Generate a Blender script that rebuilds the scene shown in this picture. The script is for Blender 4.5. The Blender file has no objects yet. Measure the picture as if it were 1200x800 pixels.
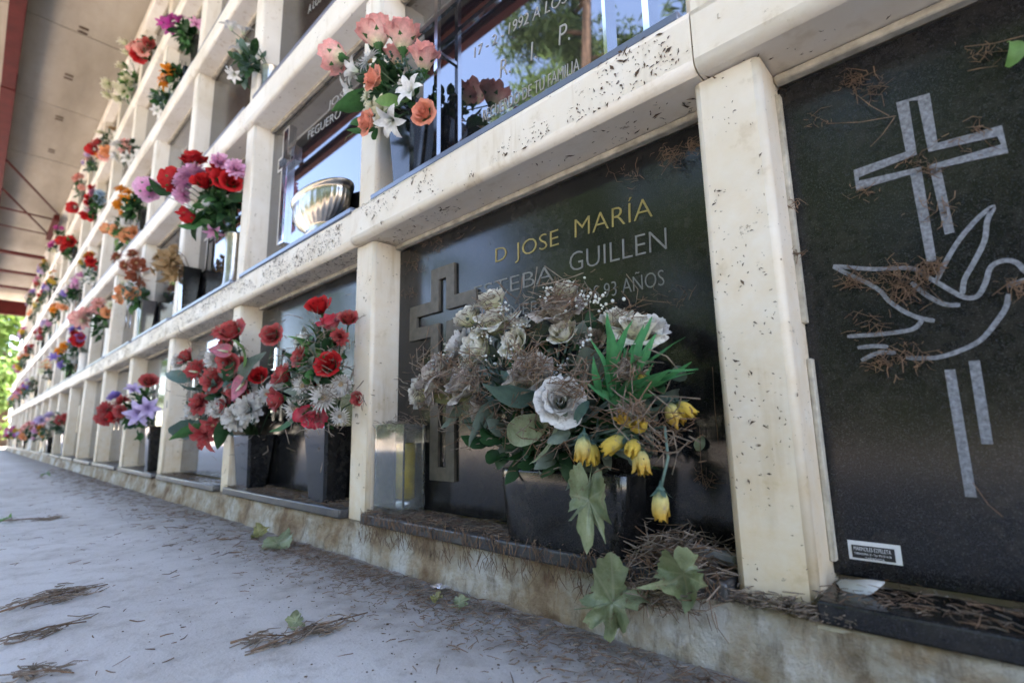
import bpy, bmesh, math, random
from mathutils import Vector, Matrix, Euler, Quaternion, noise
R = math.radians
PI = math.pi
rnd = random.Random(11)
col = bpy.context.scene.collection

# ------------------------------------------------------------------ camera
F_PX, RX, RY, RZ = 591.844, 0.1694, -0.019, 0.753
CAM = Vector((0.2195, -0.5685, 0.161))
fw = Vector((-math.sin(RZ)*math.cos(RX), math.cos(RZ)*math.cos(RX), math.sin(RX)))
_r = Vector((math.cos(RZ), math.sin(RZ), 0)); _u = _r.cross(fw)
right = _r*math.cos(RY) + _u*math.sin(RY)
up = -_r*math.sin(RY) + _u*math.cos(RY)
cam_d = bpy.data.cameras.new('camera'); cam = bpy.data.objects.new('camera', cam_d); col.objects.link(cam)
cam.matrix_world = Matrix(((right.x, up.x, -fw.x, CAM.x), (right.y, up.y, -fw.y, CAM.y), (right.z, up.z, -fw.z, CAM.z), (0, 0, 0, 1)))
cam_d.sensor_width = 36; cam_d.lens = 36*F_PX/1200; cam_d.clip_start = 0.02; cam_d.clip_end = 500
cam_d.dof.use_dof = True; cam_d.dof.focus_distance = 0.74; cam_d.dof.aperture_fstop = 4.0
bpy.context.scene.camera = cam

# ------------------------------------------------------------------ sky and sun
SUN_DIR = Vector((0.30, 0.42, 1.0)).normalized()          # towards the sun: behind the niche wall
w = bpy.data.worlds.new('World'); bpy.context.scene.world = w; w.use_nodes = True
nt = w.node_tree; nt.nodes.clear()
sky = nt.nodes.new('ShaderNodeTexSky'); sky.sky_type = 'NISHITA'; sky.sun_disc = False
sky.sun_elevation = math.asin(SUN_DIR.z); sky.sun_rotation = math.atan2(SUN_DIR.x, SUN_DIR.y)
sky.air_density = 1.0; sky.dust_density = 0.6; sky.ozone_density = 1.5
bg = nt.nodes.new('ShaderNodeBackground'); bg.inputs[1].default_value = 0.13
wo = nt.nodes.new('ShaderNodeOutputWorld')
nt.links.new(sky.outputs[0], bg.inputs[0]); nt.links.new(bg.outputs[0], wo.inputs[0])
sun_d = bpy.data.lights.new('sun', 'SUN'); sun_d.energy = 5.0; sun_d.angle = R(0.5); sun_d.color = (1, 0.95, 0.87)
sun = bpy.data.objects.new('sun', sun_d); col.objects.link(sun)
sun.rotation_euler = SUN_DIR.to_track_quat('Z', 'Y').to_euler()
vs = bpy.context.scene.view_settings
vs.view_transform = 'Standard'; vs.look = 'None'; vs.gamma = 1; vs.use_curve_mapping = False; vs.exposure = 3.5
vs.use_white_balance = True; vs.white_balance_temperature = 7000; vs.white_balance_tint = 20      # camera balanced for open shade
cy = bpy.context.scene.cycles
cy.max_bounces = 10; cy.diffuse_bounces = 5; cy.glossy_bounces = 5; cy.transmission_bounces = 8; cy.transparent_max_bounces = 12
cy.sample_clamp_indirect = 4.0

# ------------------------------------------------------------------ helpers
def at(px, py, Y):
    """point on the vertical plane y = Y seen at photograph pixel (px, py)"""
    v = fw + right*((px-600)/F_PX) - up*((py-400)/F_PX)
    return CAM + v*((Y-CAM.y)/v.y)
def at_z(px, py, Z):
    v = fw + right*((px-600)/F_PX) - up*((py-400)/F_PX)
    return CAM + v*((Z-CAM.z)/v.z)
def at_b(px, py, c):
    """point near c: on the plane through c that faces half to the wall, half to the viewer"""
    v = fw + right*((px-600)/F_PX) - up*((py-400)/F_PX); n_ = (fw + Vector((0, 1, 0))).normalized()
    return CAM + v*((Vector(c)-CAM).dot(n_)/v.dot(n_))
def depth(P): return (Vector(P)-CAM).dot(fw)

class MB:
    def __init__(s): s.v = []; s.f = []; s.uv = []; s.m = []; s.sm = []
    def face(s, idx, uv=None, m=0, smooth=True):
        s.f.append(tuple(idx)); s.uv.append(uv or [(0, 0)]*len(idx)); s.m.append(m); s.sm.append(smooth)
    def grid(s, rows, uvs=None, m=0, smooth=True, close=False):
        b = len(s.v); nr = len(rows); nc = len(rows[0])
        for rw in rows: s.v.extend(rw)
        for i in range(nr-1):
            for j in range(nc if close else nc-1):
                j2 = (j+1) % nc
                ids = (b+i*nc+j, b+i*nc+j2, b+(i+1)*nc+j2, b+(i+1)*nc+j)
                if uvs: uv = [uvs[i][j], uvs[i][j2], uvs[i+1][j2], uvs[i+1][j]]
                else:
                    uv = [(j/(nc-1 or 1), i/(nr-1)), (j2/(nc-1 or 1), i/(nr-1)), (j2/(nc-1 or 1), (i+1)/(nr-1)), (j/(nc-1 or 1), (i+1)/(nr-1))]
                s.face(ids, uv, m, smooth)
    def box(s, x0, x1, y0, y1, z0, z1, m=0):
        b = len(s.v)
        s.v += [Vector(p) for p in ((x0, y0, z0), (x1, y0, z0), (x1, y1, z0), (x0, y1, z0), (x0, y0, z1), (x1, y0, z1), (x1, y1, z1), (x0, y1, z1))]
        for q in ((0, 3, 2, 1), (4, 5, 6, 7), (0, 1, 5, 4), (1, 2, 6, 5), (2, 3, 7, 6), (3, 0, 4, 7)):
            s.face([b+i for i in q], None, m, False)
    def tube(s, pts, rad, n=6, m=0, cap=True):
        pts = [Vector(p) for p in pts]; rows = []
        if not isinstance(rad, (list, tuple)): rad = [rad]*len(pts)
        for i, p in enumerate(pts):
            t = (pts[min(i+1, len(pts)-1)] - pts[max(i-1, 0)])
            if t.length < 1e-9: t = Vector((0, 0, 1))
            t.normalize()
            a = t.orthogonal().normalized() if i == 0 else (a - t*a.dot(t)).normalized()
            b_ = t.cross(a)
            rows.append([p + (a*math.cos(2*PI*k/n) + b_*math.sin(2*PI*k/n))*rad[i] for k in range(n)])
        b0 = len(s.v); s.grid(rows, m=m, close=True)
        if cap:
            s.face([b0+k for k in range(n)][::-1], None, m); e = b0+(len(pts)-1)*n
            s.face([e+k for k in range(n)], None, m)
    def lathe(s, prof, n=24, m=0, wob=None):
        rows = []
        for i, (r, z) in enumerate(prof):
            rows.append([Vector((r*(wob(k/n, i) if wob else 1)*math.cos(2*PI*k/n), r*(wob(k/n, i) if wob else 1)*math.sin(2*PI*k/n), z)) for k in range(n)])
        s.grid(rows, m=m, close=True)
    def add(s, o, M=None, m=None):
        b = len(s.v); s.v += [(M @ Vector(p)) if M else p for p in o.v]
        for f, uv, mi, sm in zip(o.f, o.uv, o.m, o.sm):
            s.face([b+i for i in f], uv, mi if m is None else m, sm)
    def mesh(s, name, mats):
        me = bpy.data.meshes.new(name); me.from_pydata([tuple(p) for p in s.v], [], s.f)
        if not isinstance(mats, (list, tuple)): mats = [mats]
        for a in mats: me.materials.append(a)
        ul = me.uv_layers.new(name='UVMap')
        fl = [c for uv in s.uv for p in uv for c in p]
        ul.data.foreach_set('uv', fl)
        me.polygons.foreach_set('material_index', s.m); me.polygons.foreach_set('use_smooth', s.sm)
        me.update(); return me
    def build(s, name, mats, parent=None): return link(name, s.mesh(name, mats), parent)

def link(name, me, parent=None, M=None):
    o = bpy.data.objects.new(name, me); col.objects.link(o); o.parent = parent
    if M is not None: o.matrix_local = M
    return o
def tag(o, label, cat=None, group=None, kind=None):
    o['label'] = label
    if cat: o['category'] = cat
    if group: o['group'] = group
    if kind: o['kind'] = kind
    return o
def thing(name, label, cat, loc=(0, 0, 0), group=None):
    o = bpy.data.objects.new(name, None); o.empty_display_size = .02; col.objects.link(o); o.location = loc
    return tag(o, label, cat, group)
def bevel_mesh(name, x, y, z, mat, bev=.006, seg=2, axis=None):
    """box centred on x,y with base z=0, rounded edges"""
    bm = bmesh.new(); bmesh.ops.create_cube(bm, size=1)
    for v in bm.verts: v.co = Vector((v.co.x*x, v.co.y*y, (v.co.z+.5)*z))
    ed = [e for e in bm.edges if axis is None or abs((e.verts[0].co-e.verts[1].co).normalized()[axis]) > .9]
    bmesh.ops.bevel(bm, geom=ed, offset=bev, segments=seg, profile=.5, affect='EDGES')
    big = sorted(bm.faces, key=lambda f: -f.calc_area())[:6]
    for f in bm.faces: f.smooth = f not in big
    me = bpy.data.meshes.new(name); bm.to_mesh(me); bm.free(); me.materials.append(mat)
    return me
def frame(pos, d, roll=0., sc=1.):
    """matrix with local z along d"""
    q = Vector(d).normalized().to_track_quat('Z', 'Y')
    return Matrix.Translation(Vector(pos)) @ q.to_matrix().to_4x4() @ Matrix.Rotation(roll, 4, 'Z') @ Matrix.Scale(sc, 4)

# ------------------------------------------------------------------ materials
def mat(name):
    m = bpy.data.materials.new(name); m.use_nodes = True
    n = m.node_tree; return m, n, n.nodes['Principled BSDF'], n.nodes['Material Output']
def nd(n, t, **kw):
    x = n.nodes.new(t)
    for k, v in kw.items():
        if k in x.inputs: x.inputs[k].default_value = v
        else: setattr(x, k, v)
    return x
def ramp(n, fac, stops):
    r = n.nodes.new('ShaderNodeValToRGB'); e = r.color_ramp.elements
    while len(e) > 1: e.remove(e[-1])
    e[0].position = stops[0][0]; e[0].color = (*stops[0][1], 1) if len(stops[0][1]) == 3 else stops[0][1]
    for p, c in stops[1:]:
        a = e.new(p); a.color = (*c, 1) if len(c) == 3 else c
    n.links.new(fac, r.inputs[0]); return r.outputs[0]
def mix(n, f, a, b, mode='MIX'):
    x = n.nodes.new('ShaderNodeMix'); x.data_type = 'RGBA'; x.blend_type = mode
    if isinstance(f, (int, float)): x.inputs[0].default_value = f
    else: n.links.new(f, x.inputs[0])
    for i, c in ((6, a), (7, b)):
        if isinstance(c, tuple): x.inputs[i].default_value = (*c, 1)
        else: n.links.new(c, x.inputs[i])
    return x.outputs[2]
def tc(n, which='Object'): return n.nodes.new('ShaderNodeTexCoord').outputs[which]
def geo(n): return n.nodes.new('ShaderNodeNewGeometry').outputs['Position']
def noise_n(n, vec, scale, detail=6, rough=.6, dist=0):
    x = nd(n, 'ShaderNodeTexNoise', Scale=scale, Detail=detail, Roughness=rough, Distortion=dist); n.links.new(vec, x.inputs['Vector']); return x.outputs[0]
def bump(n, b, h, strength=.3, distance=.01):
    x = nd(n, 'ShaderNodeBump', Strength=strength, Distance=distance); n.links.new(h, x.inputs['Height']); n.links.new(x.outputs[0], b.inputs['Normal'])
def mapping(n, vec, sc): 
    x = nd(n, 'ShaderNodeMapping'); x.inputs['Scale'].default_value = sc; n.links.new(vec, x.inputs[0]); return x.outputs[0]

def m_cream():
    m, n, b, o = mat('cream_painted_concrete'); g = geo(n)
    n1 = noise_n(n, g, 3.0, 8); n2 = noise_n(n, g, 26, 8, .65); n3 = noise_n(n, g, 260, 3)
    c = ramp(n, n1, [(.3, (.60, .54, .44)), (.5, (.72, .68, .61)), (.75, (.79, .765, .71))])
    # paint yellowed by splash; its fade upwards also paints in the brighter-lit upper rows
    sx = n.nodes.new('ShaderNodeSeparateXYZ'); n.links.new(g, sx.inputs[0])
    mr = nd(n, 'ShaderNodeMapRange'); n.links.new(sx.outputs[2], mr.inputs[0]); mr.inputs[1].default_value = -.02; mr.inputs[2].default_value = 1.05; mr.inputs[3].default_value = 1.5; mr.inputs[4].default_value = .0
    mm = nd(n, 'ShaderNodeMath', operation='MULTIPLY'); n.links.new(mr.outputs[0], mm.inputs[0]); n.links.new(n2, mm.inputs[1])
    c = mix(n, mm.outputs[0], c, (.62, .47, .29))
    st = ramp(n, n2, [(.60, (0, 0, 0)), (.72, (1, 1, 1))])
    c = mix(n, st, c, (.40, .29, .17)) if False else mix(n, .34, c, mix(n, st, c, (.36, .27, .17)))
    vor = nd(n, 'ShaderNodeTexVoronoi', Scale=190.0); n.links.new(g, vor.inputs['Vector'])
    sp = ramp(n, vor.outputs['Distance'], [(.0, (1, 1, 1)), (.10, (0, 0, 0))])
    c = mix(n, mix(n, ramp(n, noise_n(n, g, 17, 4), [(.5, (0, 0, 0)), (.62, (1, 1, 1))]), (0, 0, 0), sp), c, (.10, .075, .05))
    drip = ramp(n, noise_n(n, mapping(n, g, (1, 1, .10)), 38, 5, .6), [(.54, (0, 0, 0)), (.74, (.62,)*3)])
    c = mix(n, mix(n, ramp(n, noise_n(n, g, 5, 4), [(.42, (0, 0, 0)), (.60, (1, 1, 1))]), (0, 0, 0), drip), c, (.40, .29, .16))
    vor2 = nd(n, 'ShaderNodeTexVoronoi', Scale=62.0); n.links.new(mapping(n, g, (.45, 1, 1)), vor2.inputs['Vector'])
    sp2 = ramp(n, vor2.outputs['Distance'], [(.0, (1, 1, 1)), (.07, (1, 1, 1)), (.10, (0, 0, 0))])
    c = mix(n, mix(n, ramp(n, noise_n(n, g, 8, 5, .7), [(.50, (0, 0, 0)), (.56, (1, 1, 1))]), (0, 0, 0), sp2), c, (.13, .09, .055))
    chip = ramp(n, noise_n(n, g, 34, 9, .72), [(.655, (0, 0, 0)), (.675, (1, 1, 1))])
    c = mix(n, chip, c, (.33, .27, .20))
    n.links.new(c, b.inputs['Base Color']); b.inputs['Roughness'].default_value = .55; b.inputs['Specular IOR Level'].default_value = .35
    ad = nd(n, 'ShaderNodeMath', operation='MULTIPLY_ADD'); n.links.new(n3, ad.inputs[0]); ad.inputs[1].default_value = .25; n.links.new(n2, ad.inputs[2])
    bump(n, b, ad.outputs[0], .18, .004); return m
def m_granite(name, base, fleck, rough, dust=0., spec=.5, ior=1.55, fs=420, bmp=.012):
    m, n, b, o = mat(name); g = geo(n)
    n1 = noise_n(n, g, fs, 2, .7); vor = nd(n, 'ShaderNodeTexVoronoi', Scale=fs*1.2); n.links.new(g, vor.inputs['Vector'])
    f = ramp(n, n1, [(.56, (0, 0, 0)), (.72, (1, 1, 1))])
    c = mix(n, f, base, fleck)
    d1 = noise_n(n, g, 9, 8, .7); d2 = noise_n(n, g, 75, 6, .7)
    mm = nd(n, 'ShaderNodeMath', operation='MULTIPLY'); n.links.new(d1, mm.inputs[0]); n.links.new(d2, mm.inputs[1])
    du = ramp(n, mm.outputs[0], [(.20, (0, 0, 0)), (.42, (dust,)*3)])
    c = mix(n, du, c, (.22, .19, .155))
    n.links.new(c, b.inputs['Base Color'])
    rr = nd(n, 'ShaderNodeMapRange'); n.links.new(du, rr.inputs[0]); rr.inputs[3].default_value = rough; rr.inputs[4].default_value = min(1, rough+.75)
    n.links.new(rr.outputs[0], b.inputs['Roughness']); b.inputs['IOR'].default_value = ior; b.inputs['Specular IOR Level'].default_value = spec
    if bmp: bump(n, b, d1, bmp, .01)
    return m
def m_simple(name, c, rough=.5, metal=0., var=.25, scale=40, bm=.1, spec=.5):
    m, n, b, o = mat(name); g = geo(n); x = noise_n(n, g, scale, 6)
    lo = tuple(max(0, k*(1-var)) for k in c); hi = tuple(min(1, k*(1+var)) for k in c)
    n.links.new(ramp(n, x, [(.3, lo), (.7, hi)]), b.inputs['Base Color'])
    b.inputs['Roughness'].default_value = rough; b.inputs['Metallic'].default_value = metal; b.inputs['Specular IOR Level'].default_value = spec
    if bm: bump(n, b, x, bm, .003)
    return m
def m_petal(name, root, mid, tip, dirt=0., trans=.25, rough=.6):
    """cloth petal coloured in three tones from its root to its rim, optionally weathered"""
    m, n, b, o = mat(name); uv = tc(n, 'UV'); sx = n.nodes.new('ShaderNodeSeparateXYZ'); n.links.new(uv, sx.inputs[0])
    g = geo(n)
    c = ramp(n, sx.outputs[1], [(.02, root), (.38, mid), (.93, tip)])
    nz = noise_n(n, g, 130, 5, .65); c = mix(n, .5, c, mix(n, ramp(n, nz, [(.35, (.55, .55, .55)), (.62, (1.0, 1.0, 1.0))]), (0, 0, 0), c), 'MIX')
    if dirt:
        d = ramp(n, noise_n(n, g, 85, 8, .75), [(.62-.22*dirt, (0, 0, 0)), (.70-.12*dirt, (1, 1, 1))])
        c = mix(n, d, c, mix(n, noise_n(n, g, 300, 2), (.10, .065, .05), (.36, .29, .25)))
    n.links.new(c, b.inputs['Base Color']); b.inputs['Roughness'].default_value = rough; b.inputs['Specular IOR Level'].default_value = .25
    t = n.nodes.new('ShaderNodeBsdfTranslucent'); n.links.new(c, t.inputs[0])
    ms = n.nodes.new('ShaderNodeMixShader'); ms.inputs[0].default_value = trans
    n.links.new(b.outputs[0], ms.inputs[1]); n.links.new(t.outputs[0], ms.inputs[2]); n.links.new(ms.outputs[0], o.inputs[0])
    wv = nd(n, 'ShaderNodeTexWave', Scale=3.2, Distortion=2.0); n.links.new(uv, wv.inputs['Vector'])
    bump(n, b, wv.outputs[0], .25, .001)
    return m

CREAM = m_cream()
BLACK = m_granite('black_granite', (.005, .005, .0055), (.050, .047, .043), .14, .10, .5, 1.45, fs=700)
BLACKR = m_granite('black_granite_plaque_right', (.006, .006, .007), (.050, .051, .058), .17, .08, .5, 1.42, fs=800)
MIRROR = m_granite('polished_dark_granite', (.012, .012, .014), (.022, .022, .025), .012, .02, .5, 2.7, bmp=0)
GREYG = m_granite('grey_granite', (.06, .06, .065), (.15, .15, .15), .05, .10, .5, 2.0, bmp=0)
SILL = m_granite('slate_grey_sill', (.075, .10, .16), (.10, .125, .19), .3, .12, .5, 1.8)
SLAB = m_granite('dusty_granite_slab', (.02, .02, .023), (.08, .08, .085), .28, .35)
RED = m_simple('oxide_red_steel_paint', (.075, .009, .007), .7, 0, .25, 9, .05, .2)
SILVER = m_simple('tarnished_silver_metal', (.42, .38, .33), .30, 1., .2, 60, .05)
CHROME = m_simple('chromed_metal', (.8, .8, .8), .08, 1., .05, 30, 0)
BRONZE = m_simple('dusty_bronze', (.085, .072, .055), .6, .1, .35, 70, .3)
GOLD = m_simple('gilded_letter', (.30, .22, .07), .5, .5, .25, 90, .1)
LETTER = m_simple('silvered_letter', (.16, .155, .14), .6, .1, .3, 90, .1)
WHITEL = m_simple('white_engraved_letter', (.34, .33, .31), .6, 0, .1, 90, 0)
FROST = m_simple('frosted_engraving', (.165, .17, .185), .75, 0, .55, 260, .4)
STICKW = m_simple('sticker_white', (.62, .62, .62), .5, 0, .08, 60, 0)
STICKB = m_simple('sticker_black', (.012, .012, .013), .35, 0, .1, 60, 0)
WHITEV = m_simple('white_ceramic', (.75, .73, .69), .3, 0, .05, 20, 0)
PLASTER = m_simple('white_mortar', (.40, .355, .28), .85, 0, .4, 45, .5)
BARK = m_simple('pine_bark', (.12, .075, .05), .9, 0, .5, 12, .8)
NEEDLE = m_simple('dry_needle', (.15, .085, .048), .75, 0, .6, 55, 0)
NEEDLEG = m_simple('grey_weathered_needle', (.205, .155, .115), .85, 0, .55, 55, 0)
FLAKE = m_simple('dark_brown_debris', (.075, .044, .025), .85, 0, .5, 90, 0)
STEM = m_simple('plastic_stem_green', (.03, .075, .025), .5, 0, .3, 80, 0)
STEMT = m_simple('weathered_teal_stem', (.10, .16, .13), .6, 0, .3, 80, 0)
WAX = m_simple('candle_wax_yellow', (.70, .48, .05), .45, 0, .3, 30, .1)
GREYP = m_simple('grey_cardboard', (.24, .235, .23), .8, 0, .15, 60, .1)
FOIL = m_simple('silver_foil', (.75, .76, .8), .25, .8, .1, 120, .6)

def m_glass():
    m, n, b, o = mat('dusty_glass'); g = geo(n)
    b.inputs['Transmission Weight'].default_value = 1; b.inputs['Roughness'].default_value = .04; b.inputs['IOR'].default_value = 1.45
    b.inputs['Base Color'].default_value = (.86, .9, .9, 1)
    df = nd(n, 'ShaderNodeBsdfDiffuse'); df.inputs[0].default_value = (.30, .29, .26, 1)
    ms = n.nodes.new('ShaderNodeMixShader')
    f = ramp(n, noise_n(n, g, 45, 6, .7), [(.35, (.05,)*3), (.75, (.32,)*3)]); n.links.new(f, ms.inputs[0])
    n.links.new(b.outputs[0], ms.inputs[1]); n.links.new(df.outputs[0], ms.inputs[2]); n.links.new(ms.outputs[0], o.inputs[0]); return m
GLASS = m_glass()

def m_ground():
    m, n, b, o = mat('worn_concrete_walk'); g = geo(n)
    a1 = noise_n(n, g, 1.7, 8, .6); a2 = noise_n(n, g, 22, 8, .7); a3 = noise_n(n, g, 240, 4)
    c = ramp(n, a1, [(.3, (.44, .425, .41)), (.52, (.55, .535, .52)), (.72, (.62, .61, .60))])
    a4 = noise_n(n, g, 5.5, 9, .72, .8)
    c = mix(n, ramp(n, a4, [(.48, (0, 0, 0)), (.68, (.5,)*3)]), c, (.30, .265, .225))
    c = mix(n, ramp(n, a2, [(.50, (0, 0, 0)), (.72, (.55,)*3)]), c, (.20, .175, .15))
    c = mix(n, ramp(n, a3, [(.60, (0, 0, 0)), (.72, (.5,)*3)]), c, (.14, .125, .11))
    # soil washed up against the kerb
    sx = n.nodes.new('ShaderNodeSeparateXYZ'); n.links.new(g, sx.inputs[0])
    mr = nd(n, 'ShaderNodeMapRange'); n.links.new(sx.outputs[1], mr.inputs[0]); mr.inputs[1].default_value = -.27; mr.inputs[2].default_value = -.02; mr.inputs[3].default_value = 0; mr.inputs[4].default_value = 1.7
    mm = nd(n, 'ShaderNodeMath', operation='MULTIPLY'); n.links.new(mr.outputs[0], mm.inputs[0]); n.links.new(a2, mm.inputs[1])
    c = mix(n, mm.outputs[0], c, (.15, .12, .095))
    n.links.new(c, b.inputs['Base Color']); b.inputs['Roughness'].default_value = .62
    ad = nd(n, 'ShaderNodeMath', operation='MULTIPLY_ADD'); n.links.new(a3, ad.inputs[0]); ad.inputs[1].default_value = .35; n.links.new(a2, ad.inputs[2])
    bump(n, b, ad.outputs[0], .5, .006); return m
def m_kerb():
    m, n, b, o = mat('stained_cement_render'); g = geo(n)
    a1 = noise_n(n, g, 6.5, 8, .65); a2 = noise_n(n, g, 30, 8, .7); a3 = noise_n(n, mapping(n, g, (1, 1, .25)), 60, 6, .7)
    c = ramp(n, a1, [(.36, (.17, .095, .045)), (.45, (.33, .235, .14)), (.53, (.44, .375, .285)), (.63, (.58, .55, .50))])
    c = mix(n, ramp(n, a3, [(.50, (0, 0, 0)), (.68, (.65,)*3)]), c, (.11, .07, .036))
    n.links.new(c, b.inputs['Base Color']); b.inputs['Roughness'].default_value = .85
    bump(n, b, a2, 1.0, .02); return m
def m_soffit():
    m, n, b, o = mat('board_marked_concrete'); g = geo(n)
    a1 = noise_n(n, mapping(n, g, (.35, 1.6, 1)), 1.6, 7, .6); a2 = noise_n(n, g, 14, 6, .7)
    c = ramp(n, a1, [(.3, (.22, .19, .145)), (.55, (.33, .29, .23)), (.75, (.41, .37, .305))])
    c = mix(n, ramp(n, a2, [(.5, (0, 0, 0)), (.8, (.35,)*3)]), c, (.22, .18, .13))
    n.links.new(c, b.inputs['Base Color']); b.inputs['Roughness'].default_value = .85; bump(n, b, a2, .25, .01); return m
GROUND, KERB, SOFFIT = m_ground(), m_kerb(), m_soffit()
SOIL = m_simple('dry_pale_ground', (.42, .37, .30), .95, 0, .3, 1.2, .3)
def m_leaf(name, a, b_, trans=.3): return m_petal(name, a, tuple((x+y)/2 for x, y in zip(a, b_)), b_, 0, trans, .45)
def m_dryleaf(name, a, b_, vein):
    m, n, b, o = mat(name); uv = tc(n, 'UV'); sx = n.nodes.new('ShaderNodeSeparateXYZ'); n.links.new(uv, sx.inputs[0]); g = geo(n)
    c = ramp(n, noise_n(n, g, 70, 6, .7), [(.35, a), (.65, b_)])
    c = mix(n, ramp(n, noise_n(n, g, 48, 8, .75), [(.56, (0, 0, 0)), (.66, (1, 1, 1))]), c, (.13, .085, .045))
    wv = nd(n, 'ShaderNodeMath', operation='FRACT'); ml = nd(n, 'ShaderNodeMath', operation='MULTIPLY_ADD'); n.links.new(sx.outputs[0], ml.inputs[0]); ml.inputs[1].default_value = -3.; 
    m2 = nd(n, 'ShaderNodeMath', operation='MULTIPLY'); n.links.new(sx.outputs[1], m2.inputs[0]); m2.inputs[1].default_value = 6.; n.links.new(m2.outputs[0], ml.inputs[2]); n.links.new(ml.outputs[0], wv.inputs[0])
    sec = ramp(n, wv.outputs[0], [(.0, (.16,)*3), (.08, (0, 0, 0)), (.96, (0, 0, 0)), (1., (.16,)*3)])
    c = mix(n, sec, c, vein); c = mix(n, ramp(n, sx.outputs[0], [(.0, (.6,)*3), (.010, (.5,)*3), (.022, (0, 0, 0))]), c, vein)
    n.links.new(c, b.inputs['Base Color']); b.inputs['Roughness'].default_value = .5
    t = n.nodes.new('ShaderNodeBsdfTranslucent'); n.links.new(c, t.inputs[0]); ms = n.nodes.new('ShaderNodeMixShader'); ms.inputs[0].default_value = .22
    n.links.new(b.outputs[0], ms.inputs[1]); n.links.new(t.outputs[0], ms.inputs[2]); n.links.new(ms.outputs[0], o.inputs[0])
    bump(n, b, sec, .5, .003); return m
LEAF = {
 'dark': m_leaf('leaf_dark_green', (.012, .045, .016), (.03, .085, .03)),
 'mid': m_leaf('leaf_mid_green', (.03, .10, .03), (.06, .17, .05)),
 'light': m_leaf('leaf_light_green', (.12, .25, .06), (.2, .36, .12)),
 'blade': m_leaf('leaf_blade_green', (.03, .15, .045), (.07, .30, .11)),
 'teal': m_leaf('leaf_faded_teal', (.045, .10, .08), (.13, .21, .17)),
 'grey': m_leaf('leaf_faded_grey_green', (.08, .115, .085), (.19, .23, .18)),
 'dry': m_dryleaf('leaf_dry_pale_green', (.14, .17, .075), (.25, .28, .16), (.33, .34, .22)),
 'olive': m_dryleaf('leaf_dry_olive', (.14, .14, .05), (.27, .25, .08), (.36, .32, .14)),
}
P = {
 'cream': m_petal('petal_cream_weathered', (.38, .44, .14), (.70, .67, .42), (.74, .71, .62), .55),
 'creamd': m_petal('petal_cream_decayed', (.36, .38, .14), (.52, .47, .34), (.58, .52, .46), .85),
 'bluewhite': m_petal('petal_white_bleached', (.40, .42, .28), (.58, .55, .50), (.68, .66, .63), .38),
 'yellow': m_petal('petal_yellow_weathered', (.22, .34, .20), (.62, .47, .10), (.66, .44, .06), .30),
 'tulip': m_petal('petal_pale_yellow_weathered', (.12, .28, .20), (.64, .56, .22), (.62, .36, .05), .22),
 'pink': m_petal('petal_salmon_pink', (.74, .68, .42), (.86, .54, .46), (.85, .38, .35)),
 'peach': m_petal('petal_peach', (.80, .40, .26), (.80, .34, .22), (.80, .30, .20)),
 'white': m_petal('petal_white', (.55, .62, .42), (.78, .77, .74), (.80, .79, .77)),
 'whited': m_petal('petal_white_dirty', (.40, .36, .26), (.56, .52, .46), (.66, .63, .58), .45),
 'red': m_petal('petal_red', (.10, .004, .006), (.40, .010, .014), (.56, .022, .024)),  # dark root and brighter rim paint shading between the petals into the red
 'redd': m_petal('petal_red_faded', (.14, .01, .012), (.40, .03, .035), (.52, .09, .085), .42),
 'pinkred': m_petal('petal_pink_to_red', (.40, .44, .20), (.62, .22, .24), (.60, .05, .08), .15),
 'anth': m_petal('petal_pink_spathe', (.46, .52, .2), (.58, .15, .21), (.62, .24, .31), .5),
 'peony': m_petal('petal_orchid_pink', (.62, .18, .42), (.72, .30, .52), (.78, .44, .62)),
 'magenta': m_petal('petal_magenta', (.50, .03, .30), (.60, .06, .36), (.66, .16, .46)),
 'lilac': m_petal('petal_lilac', (.42, .28, .55), (.55, .42, .68), (.66, .55, .76)),
 'violet': m_petal('petal_violet', (.18, .12, .45), (.26, .18, .58), (.36, .28, .66)),
 'orange': m_petal('petal_orange', (.75, .20, .01), (.80, .26, .02), (.82, .34, .04)),
 'apricot': m_petal('petal_apricot', (.80, .50, .25), (.82, .40, .20), (.82, .34, .16)),
 'rust': m_petal('petal_rust', (.22, .06, .03), (.30, .08, .04), (.36, .10, .05), .2),
 'tan': m_petal('petal_tan_dried', (.34, .22, .10), (.42, .27, .13), (.48, .33, .18), .2),
 'blue': m_petal('petal_light_blue', (.30, .45, .65), (.38, .56, .76), (.50, .66, .80)),
 'ivory': m_petal('petal_ivory_green', (.50, .60, .28), (.70, .70, .48), (.76, .74, .60)),
}

# ------------------------------------------------------------------ ground, walk, kerb
ROWS_B = [.575, 1.222, 1.86, 2.475, 3.085]             # undersides of the beams
BH = .085                                              # beam height
FLOORS = [0.] + [b+BH for b in ROWS_B[:4]]             # where each row's sill lies
W, PW, PY = .80, .0765, .067                           # column pitch, post width, plaque face
NC = 18                                                # columns to the left of the nearest post
X0 = -W*NC
ZG = -.0873
g = MB(); g.grid([[Vector((x, y, ZG-.03)) for x in (-300, -60, -20, 0, 20, 60, 300)] for y in (-300, -60, -20, 0, 20, 60, 300)], smooth=False)
tag(g.build('ground', SOIL), 'pale dry ground beyond the concrete walk', kind='structure')
g = MB(); rows = []
for j in range(14):
    y = -3.2 + 3.3*(j/13)**.6
    rows.append([Vector((x, y, ZG + .002*noise.noise((x*2, y*2, 3)))) for x in [-24 + k*.5 for k in range(61)]])
g.grid(rows)
b0 = len(g.v); g.box(-24, 6, -3.2, .1, ZG-.06, ZG-.01)
tag(g.build('pavement', GROUND), 'grey worn concrete walk in front of the niche wall', kind='structure')
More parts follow.
